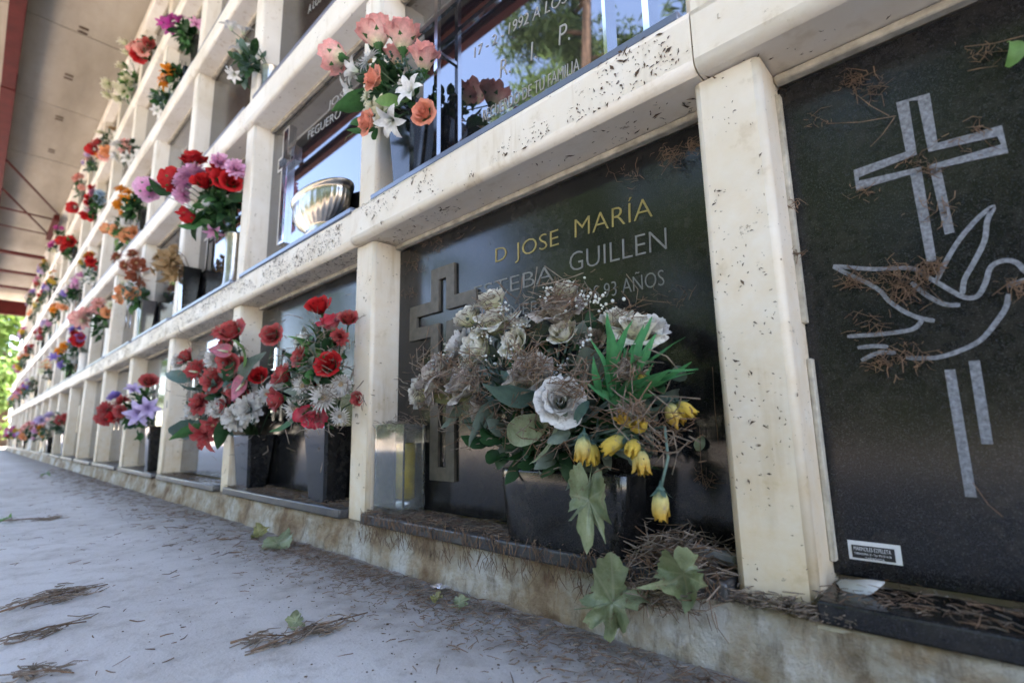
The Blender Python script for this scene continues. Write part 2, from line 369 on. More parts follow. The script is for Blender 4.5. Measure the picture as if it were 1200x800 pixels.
# kerb: rough cement plinth with an uneven face
g = MB(); rows = []
xs = [X0-.1 + k*.012 for k in range(int((2.6-X0)/.012))]
xs = [x for x in xs if x > -3.2] if False else [x for k, x in enumerate(xs) if x > -2.6 or k % 6 == 0]
def kerb_y(x, t):
    e = .007*noise.noise((x*9, t*3, 1)) + .006*noise.noise((x*31, t*9, 5)) + .0035*noise.noise((x*80, t*20, 2))
    return -.0075 - .012*(1-t)**2 + e
for t, z in ((0, ZG-.03), (.05, ZG), (.25, -.066), (.5, -.05), (.75, -.036), (.95, -.026), (1, -.0215)):
    rows.append([Vector((x, kerb_y(x, t), z + (.0015*noise.noise((x*25, 0, 8)) if t > .9 else 0))) for x in xs])
rows.append([Vector((x, .09, -.0213)) for x in xs])
g.grid(rows); tag(g.build('kerb', KERB), 'stained rough cement kerb under the granite slabs', kind='structure')

# ------------------------------------------------------------------ the niche wall: posts and beams
wall = thing('niche_wall', 'cream painted grid of concrete posts and beams framing stacked burial niches', 'burial wall', (0, 0, 0))
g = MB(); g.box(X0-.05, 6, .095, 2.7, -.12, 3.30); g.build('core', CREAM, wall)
post_me = []
for k in range(5):
    z0 = (-.0195 if k == 0 else FLOORS[k]+.001); z1 = ROWS_B[k] - .001
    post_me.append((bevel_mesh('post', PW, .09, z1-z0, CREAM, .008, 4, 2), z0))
for k in range(5):
    me, z0 = post_me[k]
    for c in range(-2, NC+1):
        j = rnd.uniform(-.0015, .0015)
        link('post', me, wall, Matrix.Translation((-W*c + PW/2 + j, .045+abs(j), z0)))
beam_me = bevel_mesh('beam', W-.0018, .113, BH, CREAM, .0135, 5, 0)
for k in range(5):
    for c in range(-2, NC+1):
        dz = 0 if k or c > 0 else .0025
        j = rnd.uniform(-.0012, .0012)
        y = .0365 + (.0 if not (k == 0 and c <= 0) else -.003) + j
        link('beam', beam_me, wall, Matrix.Translation((-W*c - W/2 + .014 + W*0, y, ROWS_B[k] + dz*.6)))
# pale mortar strip where each plaque meets the beam above, and slim strips by the posts
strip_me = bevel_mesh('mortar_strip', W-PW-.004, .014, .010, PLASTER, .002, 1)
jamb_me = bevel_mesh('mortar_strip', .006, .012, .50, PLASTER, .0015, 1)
for k in range(5):
    for c in range(-1, NC):
        link('mortar_strip', strip_me, wall, Matrix.Translation((-W*(c+1) + PW + (W-PW)/2, .0595, ROWS_B[k]-.0102)))
link('mortar_strip', jamb_me, wall, Matrix.Translation((PW+.0032, .060, .27)) @ Matrix.Scale(.56, 4, (0, 0, 1)))
link('mortar_strip', jamb_me, wall, Matrix.Translation((PW+.0040, .060, .02)) @ Matrix.Scale(.42, 4, (0, 0, 1)))
mort = bevel_mesh('mortar_strip', W-PW+.02, .02, .007, PLASTER, .002, 1)
link('mortar_strip', mort, wall, Matrix.Translation((PW+(W-PW)/2, .0015, -.0285)))

# ------------------------------------------------------------------ plaques, one per niche
ROWN = ['bottom row', 'second row', 'third row', 'fourth row', 'top row']
ORD = ['', 'first', 'second', 'third', 'fourth', 'fifth', 'sixth', 'seventh', 'eighth', 'ninth', 'tenth', 'eleventh', 'twelfth', 'thirteenth', 'fourteenth', 'fifteenth', 'sixteenth', 'seventeenth', 'eighteenth']
def where(k, c):
    if c == -1: return f'{ROWN[k]}, right of the nearest post'
    if c == 0: return f'{ROWN[k]}, above the wilted roses'
    return f'{ROWN[k]}, {ORD[c]} left of the wilted roses'
def text_mesh(s, size, mat_, ext=.0006, shear=0, cw=1.):
    cu = bpy.data.curves.new('lettering', 'FONT'); cu.body = s; cu.size = size; cu.extrude = ext; cu.shear = shear; cu.space_character = cw
    cu.resolution_u = 3; cu.offset = -size*.016
    o = bpy.data.objects.new('tmp', cu); col.objects.link(o)
    dg = bpy.context.evaluated_depsgraph_get(); dg.update()
    me = bpy.data.meshes.new_from_object(o.evaluated_get(dg)); bpy.data.objects.remove(o); bpy.data.curves.remove(cu)
    me.materials.clear(); me.materials.append(mat_); return me
def text(parent, s, P0, P1, h, mat_, label=None, y=None, name='lettering', shear=0):
    """lettering whose baseline runs from P0 to P1 (both on the plaque plane), cap height h"""
    me = text_mesh(s, h/.73, mat_, shear=shear); xs_ = [v.co.x for v in me.vertices]
    wd = max(xs_)-min(xs_); L = (Vector(P1)-Vector(P0)).length; a = math.atan2(P1[2]-P0[2], P1[0]-P0[0])
    sx = L/wd
    M = Matrix.Translation((P0[0], (y if y is not None else PY-.0007), P0[2])) @ Matrix.Rotation(-a, 4, 'Y') @ Matrix.Rotation(PI/2, 4, 'X') @ Matrix.Diagonal((sx, 1, 1, 1)) @ Matrix.Translation((-min(xs_), 0, 0))
    if parent: M = Matrix.Translation(-Vector(parent.location)) @ M
    o = link(name, me, parent, M)
    if label: o['label'] = label
    return o
def poly_ring(outer, inner, th, y0, mb, m=0):
    """flat band between two closed outlines in the xz plane, standing th proud of y0"""
    n = len(outer)
    for yy, flip in ((y0-th, 0),):
        b = len(mb.v); mb.v += [Vector((p[0], yy, p[1])) for p in outer] + [Vector((p[0], yy, p[1])) for p in inner]
        for i in range(n):
            j = (i+1) % n; mb.face([b+i, b+j, b+n+j, b+n+i], None, m, False)
    for ring in (outer, inner):
        b = len(mb.v); mb.v += [Vector((p[0], y0-th, p[1])) for p in ring] + [Vector((p[0], y0, p[1])) for p in ring]
        for i in range(n):
            j = (i+1) % n; mb.face([b+i, b+n+i, b+n+j, b+j], None, m, False)
def cross_outline(cx, z0, z1, zc, wv, la, ra, e=0):
    """12 point cross: stem width wv, arms from cx-la to cx+ra, centred on zc; e shrinks it"""
    h = wv/2-e
    return [(cx-h, z0+e), (cx-h, zc-h), (cx-la+e, zc-h), (cx-la+e, zc+h), (cx-h, zc+h), (cx-h, z1-e), (cx+h, z1-e), (cx+h, zc+h), (cx+ra-e, zc+h), (cx+ra-e, zc-h), (cx+h, zc-h), (cx+h, z0+e)]
slab_cache = {}
plaques = {}
far_mats = [MIRROR, GREYG, MIRROR, BLACK, MIRROR, GREYG]
sill_me = bevel_mesh('sill', W-PW-.006, .084, .0145, SILL, .0025, 1)
slab_me = bevel_mesh('sill', W-PW-.004, .086, .0205, SLAB, .0035, 2)
slab_black = bevel_mesh('sill', W-PW-.004, .086, .0205, BLACKR, .003, 2)
far_cross = MB(); far_cross.box(-.006, .006, -.014, -.008, -.12, .10); far_cross.box(-.055, -.0062, -.0135, -.0085, .025, .037); far_cross.box(.0062, .055, -.0135, -.0085, .025, .037)
far_cross = far_cross.mesh('cross', CHROME)
MATW = {MIRROR.name: 'polished dark', GREYG.name: 'grey', BLACK.name: 'black', BLACKR.name: 'black'}
for k in range(5):
    for c in range(-1, NC):
        x0 = -W*(c+1) + PW; x1 = -W*c; z0 = FLOORS[k]; z1 = ROWS_B[k]
        h = z1-z0
        if k == 0 and c == 0: ma = BLACK
        elif k == 0 and c == -1: ma = BLACKR
        elif k == 1 and c in (0, 1, 2): ma = MIRROR
        else: ma = rnd.choice(far_mats)
        key = (k, ma.name)
        if key not in slab_cache: slab_cache[key] = bevel_mesh('stone', W-PW-.002, .018, h-.016, ma, .0015, 1)
        if k == 0 and c == 0: lab = 'dusty black granite plaque with gilded name and outlined cross behind the wilted white roses'
        elif k == 0 and c == -1: lab = 'black granite plaque engraved with a large cross and flying dove, right of the nearest post'
        elif k == 1 and c == 0: lab = 'polished plaque lettered R I P mirroring pine and sky, behind the salmon pink roses'
        elif k == 1 and c == 1: lab = 'polished plaque with metal cross mirroring blue sky behind the fluted silver bowl'
        else: lab = f'{MATW[ma.name]} granite plaque, {where(k, c)}'
        t = thing('grave_plaque', lab, 'grave plaque', ((x0+x1)/2, PY, z0), 'niche plaques')
        plaques[(k, c)] = t
        link('stone', slab_cache[key], t, Matrix.Translation((0, .009, .005)))
        if k == 0: link('sill', slab_me if c >= 0 else slab_black, t, Matrix.Translation((0, -.0405+rnd.uniform(-.003, .001), -.0205)))
        else: link('sill', sill_me, t, Matrix.Translation((0, -.041, .0005)))
        if (k, c) not in ((0, 0), (0, -1), (1, 0), (1, 1)) and rnd.random() < .75:
            link('cross', far_cross, t, Matrix.Translation((rnd.choice((-.24, -.2, .2)), 0, h*.55)))
def local(t, M): return Matrix.Translation(-Vector(t.location)) @ M

# --- plaque behind the wilted roses
t = plaques[(0, 0)]
cb = at(521, 371, PY); ct = at(518, 314, PY); cl = at(484, 385, PY); cbot = at(520, 563, PY)
wv = .074
mb = MB()
o_ = cross_outline(cb.x, cbot.z, ct.z, cb.z, wv, cb.x-cl.x+.004, .10)
i_ = cross_outline(cb.x, cbot.z, ct.z, cb.z, wv, cb.x-cl.x+.004, .10, .025)
poly_ring(o_, i_, .006, -.0002, mb)
mb.v = [v - Vector((t.location.x, 0, t.location.z)) for v in mb.v]
mb.build('cross', BRONZE, t)
text(t, 'D', at(581, 308, PY), at(594, 304, PY), .029, GOLD)
text(t, 'JOSE', at(604, 303, PY), at(655, 287, PY), .030, GOLD)
text(t, 'MARÍA', at(674, 279, PY), at(765, 254, PY), .033, GOLD, 'gilded capital letters, brightest on the plaque')
text(t, 'ESTEBA', at(556, 353, PY), at(649, 329, PY), .030, LETTER)
text(t, 'GUILLEN', at(668, 319, PY), at(782, 292, PY), .034, LETTER)
text(t, 'ENERO', at(590, 373, PY), at(648, 362, PY), .022, LETTER)
text(t, 'LOS 93 AÑOS', at(677, 356, PY), at(779, 334, PY), .024, LETTER)
# --- plaque with dove and cross
t = plaques[(0, -1)]
def stroke(mb, pts, wd, th=.0012, sub=4):
    """smooth engraved line drawn through pixel points on the plaque plane"""
    q = [at(x, y, PY) for x, y in pts]
    if sub > 1:
        s_ = []
        for i in range(len(q)-1):
            a, b_, c_, d_ = q[max(i-1, 0)], q[i], q[i+1], q[min(i+2, len(q)-1)]
            for u in range(sub):
                f = u/sub
                s_.append(.5*((2*b_) + (c_-a)*f + (2*a-5*b_+4*c_-d_)*f*f + (3*b_-a-3*c_+d_)*f**3))
        q = s_ + [q[-1]]
    L, Rr = [], []
    for i, p in enumerate(q):
        d = (q[min(i+1, len(q)-1)]-q[max(i-1, 0)]); d.y = 0; d.normalize(); nrm = Vector((-d.z, 0, d.x))
        wl = wd/2*(1 if 0 < i < len(q)-1 else .7)
        L.append(p+nrm*wl); Rr.append(p-nrm*wl)
    off = Vector((0, -th, 0))
    o0 = Vector((t.location.x, PY, t.location.z))
    mb.grid([[p-o0 for p in L], [p-o0+off for p in L], [p-o0+off for p in Rr], [p-o0 for p in Rr]], smooth=False)
A = lambda x, y: (900+x/3.3333, y/3.3333)
B = lambda x, y: (900+x/3.3333, 220+y/3.3333)
mb = MB()
stroke(mb, [B(640, 290), A(577, 668), A(350, 727), A(345, 680), A(560, 600), A(525, 400), A(608, 380), A(645, 578), A(905, 513), A(925, 582), A(652, 652), B(710, 180)], .0105, sub=1)
mb.build('cross', FROST, t)
mb = MB(); stroke(mb, [B(710, 710), (1138, 582)], .0112, sub=1); mb.build('cross_stem', FROST, t)
mb = MB(); stroke(mb, [B(805, 675), (1157, 520)], .0112, sub=1); mb.build('cross_stem', FROST, t)
mb = MB()
for pts in ([(255, 305), (400, 318), (560, 315), (615, 343), (720, 405), (775, 430), (820, 422), (850, 370), (870, 310), (920, 285), (970, 293), (1010, 330), (1060, 360)],
            [(660, 360), (700, 280), (750, 200), (820, 120), (880, 75), (856, 130), (845, 210), (800, 300), (767, 360), (760, 415)],
            [(560, 370), (620, 420), (690, 455), (752, 458)], [(255, 310), (420, 390), (470, 440), (530, 482), (590, 508), (652, 520)],
            [(310, 580), (400, 575), (500, 565), (570, 550), (602, 518)], [(350, 625), (420, 618), (470, 622)], [(365, 675), (430, 645), (500, 645)],
            [(540, 664), (650, 664), (740, 640), (830, 595), (895, 520), (930, 465), (940, 415)], [(1040, 350), (990, 365), (930, 385)]):
    stroke(mb, [B(*p) for p in pts], .0042, .0010, 4)
mb.build('dove', FROST, t)
a, b_, c_, d_ = at(994, 633, PY), at(1056, 640, PY), at(1056, 662, PY), at(996, 655, PY)
st = thing('maker_label', 'small black and white printed maker label at the foot of the dove plaque', 'label', (d_.x, PY, c_.z))
lw = b_.x-a.x; lh = a.z-d_.z
g = MB(); g.box(0, lw, -.0012, -.0004, 0, lh); g.build('paper', STICKW, st)
g = MB(); g.box(.003, lw-.005, -.0016, -.00125, .002, lh-.004); g.build('print', STICKB, st)
zz = d_.z
text(st, 'MARMOLES EZPELETA', (d_.x+.005, 0, zz+lh*.56), (d_.x+lw-.008, 0, zz+lh*.56), lh*.22, STICKW, y=PY-.0022)
text(st, 'TARRAGONA, 27.- Tno. 976 33 16 06', (d_.x+.005, 0, zz+lh*.36), (d_.x+lw-.008, 0, zz+lh*.36), lh*.11, STICKW, y=PY-.0022)
text(st, 'ZARAGOZA', (d_.x+lw*.32, 0, zz+lh*.16), (d_.x+lw*.68, 0, zz+lh*.16), lh*.11, STICKW, y=PY-.0022)
# --- second row, the mirror plaque lettered R I P
t = plaques[(1, 0)]
text(t, 'R.    I.    P.', at(586, 92, PY), at(668, 47, PY), .040, WHITEL)
text(t, 'RECUERDO DE TU FAMILIA', at(566, 143, PY), at(679, 83, PY), .026, WHITEL)
text(t, '1992 A LOS', at(596, 41, PY), at(664, 3, PY), .026, WHITEL)
text(t, '17 - 2 -', at(556, 68, PY), at(590, 46, PY), .024, WHITEL)
q = at(513, 175, PY-.03)
g = MB(); zf = FLOORS[1]
vb = at(513, 90, PY-.028).x
g.box(vb-.0055, vb+.0055, PY-.034, PY-.024, zf+.0155, zf+.52); g.box(vb-.13, vb-.0057, PY-.033, PY-.025, at(513, 20, PY-.03).z-.006, at(513, 20, PY-.03).z+.006); g.box(vb+.0057, vb+.13, PY-.033, PY-.025, at(513, 20, PY-.03).z-.006, at(513, 20, PY-.03).z+.006)
g.box(vb-.004, vb+.004, PY-.0238, PY+.004, zf+.30, zf+.308)
g.v = [v-Vector(t.location) for v in g.v]; g.build('cross', CHROME, t)
for px in (709, 758):
    xx = at(px, 20, PY-.012).x; g = MB(); g.box(xx-.003-(.002 if px > 720 else 0), xx+.003+(.002 if px > 720 else 0), PY-.016, PY+.002, zf+.0155, zf+.5)
    g.v = [v-Vector(t.location) for v in g.v]; g.build('metal_rail', CHROME, t)
# --- second row, next plaque left
t = plaques[(1, 1)]
text(t, 'FEGUERO', at(361, 164, PY), at(399, 137, PY), .030, WHITEL)
text(t, 'MU', at(406, 132, PY), at(419, 123, PY), .030, WHITEL)
text(t, 'JOSE', at(385, 128, PY), at(408, 111, PY), .026, WHITEL)
cx = at(338, 190, PY).x
g = MB(); zc = at(338, 190, PY).z
poly_ring(cross_outline(cx, zf+.10, zc+.12, zc, .05, .055, .075), cross_outline(cx, zf+.10, zc+.12, zc, .05, .055, .075, .008), .012, -.0002, g)
g.v = [v-Vector((t.location.x, 0, t.location.z)) for v in g.v]; g.build('cross', CHROME, t)
t = plaques[(2, 1)]
text(t, 'A LOS', at(361, 17, PY), at(376, 2, PY), .032, WHITEL)

# ------------------------------------------------------------------ canopy over the walk
CE, CZ = -1.49, 3.19
can = thing('walkway_canopy', 'beige concrete canopy on oxide red steel over the walk', 'canopy', (0, 0, 0))
xs_p = [X0-1.6 + k*1.28 for k in range(18)]
for k, xx in enumerate(xs_p):
    g = MB(); g.box(xx+.004, xx+1.276, CE, .094, CZ+rnd.uniform(-.002, .002), CZ+.14); g.build('soffit_slab', SOFFIT, can)
g = MB(); g.box(X0-1.6, 6, CE-.02, .5, CZ+.1425, CZ+.22); g.build('roof_slab', SOFFIT, can)
def ibeam(x0, x1, y, z0, h, wd, name='steel_beam'):
    g = MB(); g.box(x0, x1, y-wd/2, y+wd/2, z0, z0+.008); g.box(x0, x1, y-wd/2, y+wd/2, z0+h-.008, z0+h); g.box(x0, x1, y-.004, y+.004, z0+.0082, z0+h-.0082)
    return g.build(name, RED, can)
ibeam(-5.4, 6, -.655, CZ-.16, .157, .085)
g = MB(); g.box(X0-1.4, -5.41, -.70, -.61, CZ-.165, CZ-.003); g.build('steel_beam', RED, can)
ibeam(X0-1.5, 6, CE+.03, CZ-.10, .097, .06)
ibeam(X0-1.5, 6, CE+.03, CZ-.30, .09, .06)
for k in range(14): 
    g = MB(); xx = X0-1+k*1.5; g.box(xx-.02, xx+.02, CE+.012, CE+.048, CZ-.2095, CZ-.1005); g.build('steel_strut', RED, can)
for xx, rr in ((-8.6, .012), (-9.35, .010)):
    g = MB(); g.tube([(xx, -.605, CZ-.15), (xx-.05, -.06, CZ-.15)], rr, 6); g.build('steel_rod', RED, can)
for (xa, xb) in ((-7.0, -8.42), (-7.9, -9.46)):
    g = MB(); g.tube([(xa, -.604, CZ-.15), (xb, -.06, CZ-.15)], .011, 6); g.build('steel_rod', RED, can)
g = MB(); g.box(-9.5, -8.5, -.10, -.04, CZ-.20, CZ-.12); g.build('steel_bracket', RED, can)
for xx, hh in ((-10.6, .10), (-11.9, .09), (-13.2, .09)):
    g = MB(); g.box(xx-.05, xx+.05, CE+.062, -.025, CZ-.16-hh*.5, CZ-.1655 if False else CZ-.17+hh*.0+.0); 
    g.build('cross_beam', RED, can)
g = MB(); g.box(X0-.32, X0-.22, CE+.07, .4, 2.72, CZ-.17); g.build('end_fascia', RED, can)
for (px, py) in ((97, 38), (80, 92), (60, 178), (69, 140)):
    q = at_z(px, py, CZ-.003); g = MB()
    for r_ in range(2): g.box(q.x-.02+r_*.06, q.x+.005+r_*.06, q.y-.028, q.y+.028, CZ-.0042, CZ-.0028)
    g.build('stamp_mark', FLAKE, can)

# ------------------------------------------------------------------ flower parts
def wf_round(v): return max(.02, math.sin(PI*(.12+.80*v)))**.65
def wf_rose(v): return math.sqrt(max(.04, 1-((v-.60)/.62)**2))
def wf_point(v): return max(.0, math.sin(PI*min(1, (.10+.90*v)))**.8*(1-.0*v))
def petal(mb, L, r0, angs, phi, wrap, wf=wf_round, ruf=.0, nu=5, nv=5, seed=0, wr0=.0, m=0, drop=.10):
    """petal wrapped round the flower axis; angs: lean from the axis at root, middle, rim (degrees)"""
    r, z = r0, 0.; rows = []; uvs = []
    for i in range(nv+1):
        v = i/nv
        a = R(angs[0]*(1-v)**2 + angs[1]*2*v*(1-v) + angs[2]*v*v)
        if i: r += math.sin(a)*L/nv; z += math.cos(a)*L/nv
        hw = wrap*wf(v)/max(.35, 1+wr0*r/L)
        row = []; uv = []
        for j in range(nu+1):
            u = j/nu*2-1; p = phi + u*hw
            rf = ruf*L*v*v*noise.noise((u*2.3+seed, v*2+seed*1.7, seed))
            zz_ = z - L*drop*v*v*u*u + rf
            rr_ = max(.0005, r*(1-.12*u*u) + rf)
            row.append(Vector((rr_*math.cos(p), rr_*math.sin(p), zz_))); uv.append((j/nu, v))
        rows.append(row); uvs.append(uv)
    mb.grid(rows, uvs, m)
def strap(mb, L, Wd, angs, phi, r0=0, z0=0, fold=.15, wf=wf_point, nu=2, nv=4, twist=0, m=0):
    r, z = r0, z0; rows = []; uvs = []
    cp, sp = math.cos(phi), math.sin(phi)
    for i in range(nv+1):
        v = i/nv
        a = R(angs[0]*(1-v)**2 + angs[1]*2*v*(1-v) + angs[2]*v*v)
        if i: r += math.sin(a)*L/nv; z += math.cos(a)*L/nv
        hw = max(.0004, Wd/2*wf(v)); row = []; uv = []
        for j in range(nu+1):
            u = j/nu*2-1; tw = twist*v
            lat = u*hw*math.cos(tw); hz = abs(u)*hw*fold + u*hw*math.sin(tw)
            nx, nz = -math.cos(a), math.sin(a)
            row.append(Vector(((r+nx*hz)*cp - lat*sp, (r+nx*hz)*sp + lat*cp, z+nz*hz))); uv.append((j/nu, v))
        rows.append(row); uvs.append(uv)
    mb.grid(rows, uvs, m)
_cache = {}
def rose_me(mt, openn, var=0, lo=False):
    """unit rose, radius about 1, axis +z, its foot at z=0"""
    k = ('rose', mt.name, openn, var, lo)
    if k in _cache: return _cache[k]
    rg = random.Random(hash((openn, var)) % 1000 + var*7); mb = MB(); nu, nv = (3, 3) if lo else (7, 6)
    n_in, n_mid, n_out = (3, 3, 5) if lo else (5, 5, 6)
    a = rg.random()*6
    for i in range(n_in): petal(mb, 1.22-.015*i, .05+.055*i, (10, -8+5*i, 2+4*i), a+i*2.2, 1.75-.1*i, wf_rose, ruf=.08, nu=nu, nv=nv, seed=var*9+i, drop=.10)
    for i in range(n_mid): petal(mb, 1.22, .22+.03*i, (30, 0+8*openn, 8+26*openn+rg.uniform(-5, 5)), a+1+i*2*PI/n_mid, 1.0, wf_rose, ruf=.14, nu=nu, nv=nv, seed=var*9+i+20, drop=.16)
    for i in range(n_out): petal(mb, 1.26-.04*(i % 2), .24, (68, 2+10*openn, 12+88*openn+rg.uniform(-12, 12)), a+.4+i*2*PI/n_out, .86, wf_rose, ruf=.16, nu=nu, nv=nv, seed=var*9+i+40, drop=.20)
    _cache[k] = mb.mesh('rose', mt); return _cache[k]
def bud_me(mt, var=0):
    k = ('bud', mt.name, var)
    if k in _cache: return _cache[k]
    mb = MB()
    for i in range(3): petal(mb, 2.0, .12, (30, -2, -22), i*2.1+var, 1.3, wf_rose, nu=5, nv=6, ruf=.08, seed=var*5+i)
    for i in range(5): petal(mb, 1.95, .15, (60, -4, -26+9*((i+var) % 3)), i*2*PI/5+.3, .95, wf=wf_rose, drop=.25, nu=5, nv=6, ruf=.16, seed=var*5+i+9)
    _cache[k] = mb.mesh('bud', mt); return _cache[k]
def calyx_me(mt):
    k = ('calyx', mt.name)
    if k in _cache: return _cache[k]
    mb = MB(); mb.lathe([(.06, -.5), (.12, -.2), (.26, -.06), (.30, .05)], 8)
    for i in range(5): strap(mb, .85, .34, (55, 28, 60), i*2*PI/5, .16, -.06, nu=2, nv=4)
    _cache[k] = mb.mesh('calyx', mt); return _cache[k]
def daisy_me(mt, var=0, n=22, layers=2, lo=False):
    k = ('daisy', mt.name, var, n, layers)
    if k in _cache: return _cache[k]
    rg = random.Random(var); mb = MB()
    for l in range(layers):
        for i in range(n):
            strap(mb, rg.uniform(.78, 1.05)*(1-.22*l), .15, (40-12*l, 74-22*l, 96-40*l+rg.uniform(-30, 30)), i*2*PI/n+l*.2+rg.uniform(-.08, .08), .06, .03*l, fold=.5, nu=2, nv=4, twist=rg.uniform(-.5, .5))
    _cache[k] = mb.mesh('daisy', mt); return _cache[k]
def disc_me(mt):
    k = ('disc', mt.name)
    if k in _cache: return _cache[k]
    mb = MB(); mb.lathe([(.02, -.05), (.19, .05), (.22, .12), (.16, .18), (.02, .20)], 10, wob=lambda t_, i: 1+.1*math.sin(t_*50+i)); _cache[k] = mb.mesh('disc', mt); return _cache[k]
def lily_me(mt, var=0):
    k = ('lily', mt.name, var)
    if k in _cache: return _cache[k]
    mb = MB(); rg = random.Random(var)
    for i in range(6): strap(mb, 1.7, .62, (16, 34, 112+rg.uniform(-20, 25)), i*PI/3+.2*var, .06, 0, fold=.22, nu=4, nv=6)
    for i in range(5): mb.tube([(0, 0, .1), (.12*math.cos(i*1.25), .12*math.sin(i*1.25), .6), (.26*math.cos(i*1.25), .26*math.sin(i*1.25), .95)], .025, 4)
    _cache[k] = mb.mesh('lily', mt); return _cache[k]
def mum_me(mt, var=0, n=46):
    """ruffled ball: carnation or chrysanthemum"""
    k = ('mum', mt.name, var, n)
    if k in _cache: return _cache[k]
    mb = MB(); rg = random.Random(var+3)
    for i in range(n):
        lean = 88*math.sqrt((i+.5)/n)
        strap(mb, rg.uniform(.85, 1.1), .42, (lean*.5, lean, lean*1.15+rg.uniform(-20, 20)), i*2.39996, .03, 0, fold=.35, wf=wf_round, nu=2, nv=3, twist=rg.uniform(-.5, .5))
    _cache[k] = mb.mesh('ruffled_flower', mt); return _cache[k]
def spathe_me(mt):
    k = ('spathe', mt.name)
    if k in _cache: return _cache[k]
    mb = MB(); rows = []; uvs = []
    for i in range(9):
        v = i/8; hw = .72*math.sin(PI*min(1, .12+.88*v)**.75)**.9 if v < 1 else .01
        row = []; uv = []
        for j in range(7):
            u = j/6*2-1; x = u*max(hw, .01); y = v*2.0-.55-.25*abs(u)*(1-v); z = .5*u*u*(1-v*.4)+.16*(v-.5)**2+.05*noise.noise((u*2, v*3, 1))
            row.append(Vector((x, y, z))); uv.append((j/6, .25+.75*v))
        rows.append(row); uvs.append(uv)
    mb.grid(rows, uvs); _cache[k] = mb.mesh('spathe', mt); return _cache[k]
def spadix_me(mt):
    k = ('spadix', mt.name)
    if k in _cache: return _cache[k]
    mb = MB(); mb.tube([(0, -.3, .05), (0, .0, .18), (0, .35, .36), (0, .55, .50)], [.10, .12, .09, .02], 8); _cache[k] = mb.mesh('spadix', mt); return _cache[k]
def leaf_me(mt, ratio=.45, bend=40, var=0, nu=4, nv=7, serr=0):
    """unit long leaf from origin along +z, face to +x"""
    k = ('leaf', mt.name, ratio, bend, var)
    if k in _cache: return _cache[k]
    mb = MB(); rg = random.Random(var)
    strap(mb, 1., ratio, (-bend*.2, bend*.5, bend*1.4), 0, 0, 0, fold=.28, wf=lambda v: max(.03, math.sin(PI*min(1, v*.93+.05)**.8))*(1+.12*math.sin(v*40)*serr), nu=nu, nv=nv, twist=rg.uniform(-.5, .5))
    for v in mb.v: v += Vector((noise.noise((v.x*3, v.y*4, v.z*3+var))*.07, noise.noise((v.x*3+9, v.y*4, v.z*3+var))*.04, 0))
    _cache[k] = mb.mesh('leaf', mt); return _cache[k]
def plane_leaf_me(mt, var=0, curl=.35):
    """broad five lobed leaf lying in xy, about unit radius, with stalk"""
    k = ('plane', mt.name, var, curl)
    if k in _cache: return _cache[k]
    rg = random.Random(var*3+1); mb = MB(); n = 60; rows = []; uvs = []
    lob = [(0, 1.0, .52), (.95, .88, .50), (-.95, .86, .50), (1.95, .66, .42), (-1.95, .62, .42)]
    lob = [(a+rg.uniform(-.25, .25), l*rg.uniform(.55, 1.15), wd*rg.uniform(.8, 1.3)) for a, l, wd in lob]
    def rad(th):
        b_ = .50
        for a, l, wd in lob:
            d = abs((th-a+PI) % (2*PI)-PI); b_ = max(b_, l*(1-.55*(d/wd)**.85) if d < wd*1.6 else 0)
        b_ *= 1+.05*math.sin(th*23+var)+.12*noise.noise((th*2.2, var, 3)); 
        if abs(abs(th)-PI) < .35: b_ *= .45+.55*abs(abs(th)-PI)/.35
        return b_
    lob_ = lob; tears = [rg.uniform(-2.4, 2.4) for _ in range(4)]
    for i in range(7):
        f = i/6; row = []; uv = []
        for j in range(n):
            th = -PI+2*PI*j/n; r = rad(th)
            for tt in tears:
                if abs(th-tt) < .11: r *= .62
            r *= f; x, y = r*math.cos(th), r*math.sin(th)
            z = curl*(.55*x*x*(1 if var % 2 else -.7) + .45*noise.noise((x*1.4+var, y*1.4, var)) + .28*f*f*math.sin(th*3+var)) + .02*math.sin(th*5)*f + curl*.55*abs(y) - curl*.35*max(0, x)**2 + .10*curl*noise.noise((x*5, y*5, var+4))
            dv = min(abs((th-l_[0]+PI) % (2*PI)-PI) for l_ in lob); row.append(Vector((x, y, z))); uv.append((min(1., dv*r*.9) if f else 0., r))
        rows.append(row); uvs.append(uv)
    mb.grid(rows, uvs, close=True)
    mb.tube([(0, 0, rows[0][0].z), (-.3, .02, .03), (-.55, .08, .0)], [.02, .014, .010], 5)
    _cache[k] = mb.mesh('leaf', mt); return _cache[k]
def needle(mb, p, d, L, r=.0006, bend=.15, rg=rnd, m=0):
    d = Vector(d).normalized(); s_ = d.orthogonal().normalized()
    s_ = Quaternion(d, rg.uniform(0, 6.28)) @ s_
    q = [Vector(p)-d*L*.5, Vector(p)+s_*L*bend*rg.uniform(-1, 1), Vector(p)+d*L*.5]
    b = len(mb.v); w_ = d.cross(s_)
    for x, rr in zip(q, (r, r, r*.5)): mb.v += [x+s_*rr, x-s_*rr*.5+w_*rr*.87, x-s_*rr*.5-w_*rr*.87]
    for i in range(2):
        for j in range(3):
            mb.face([b+i*3+j, b+i*3+(j+1) % 3, b+i*3+3+(j+1) % 3, b+i*3+3+j], None, m)

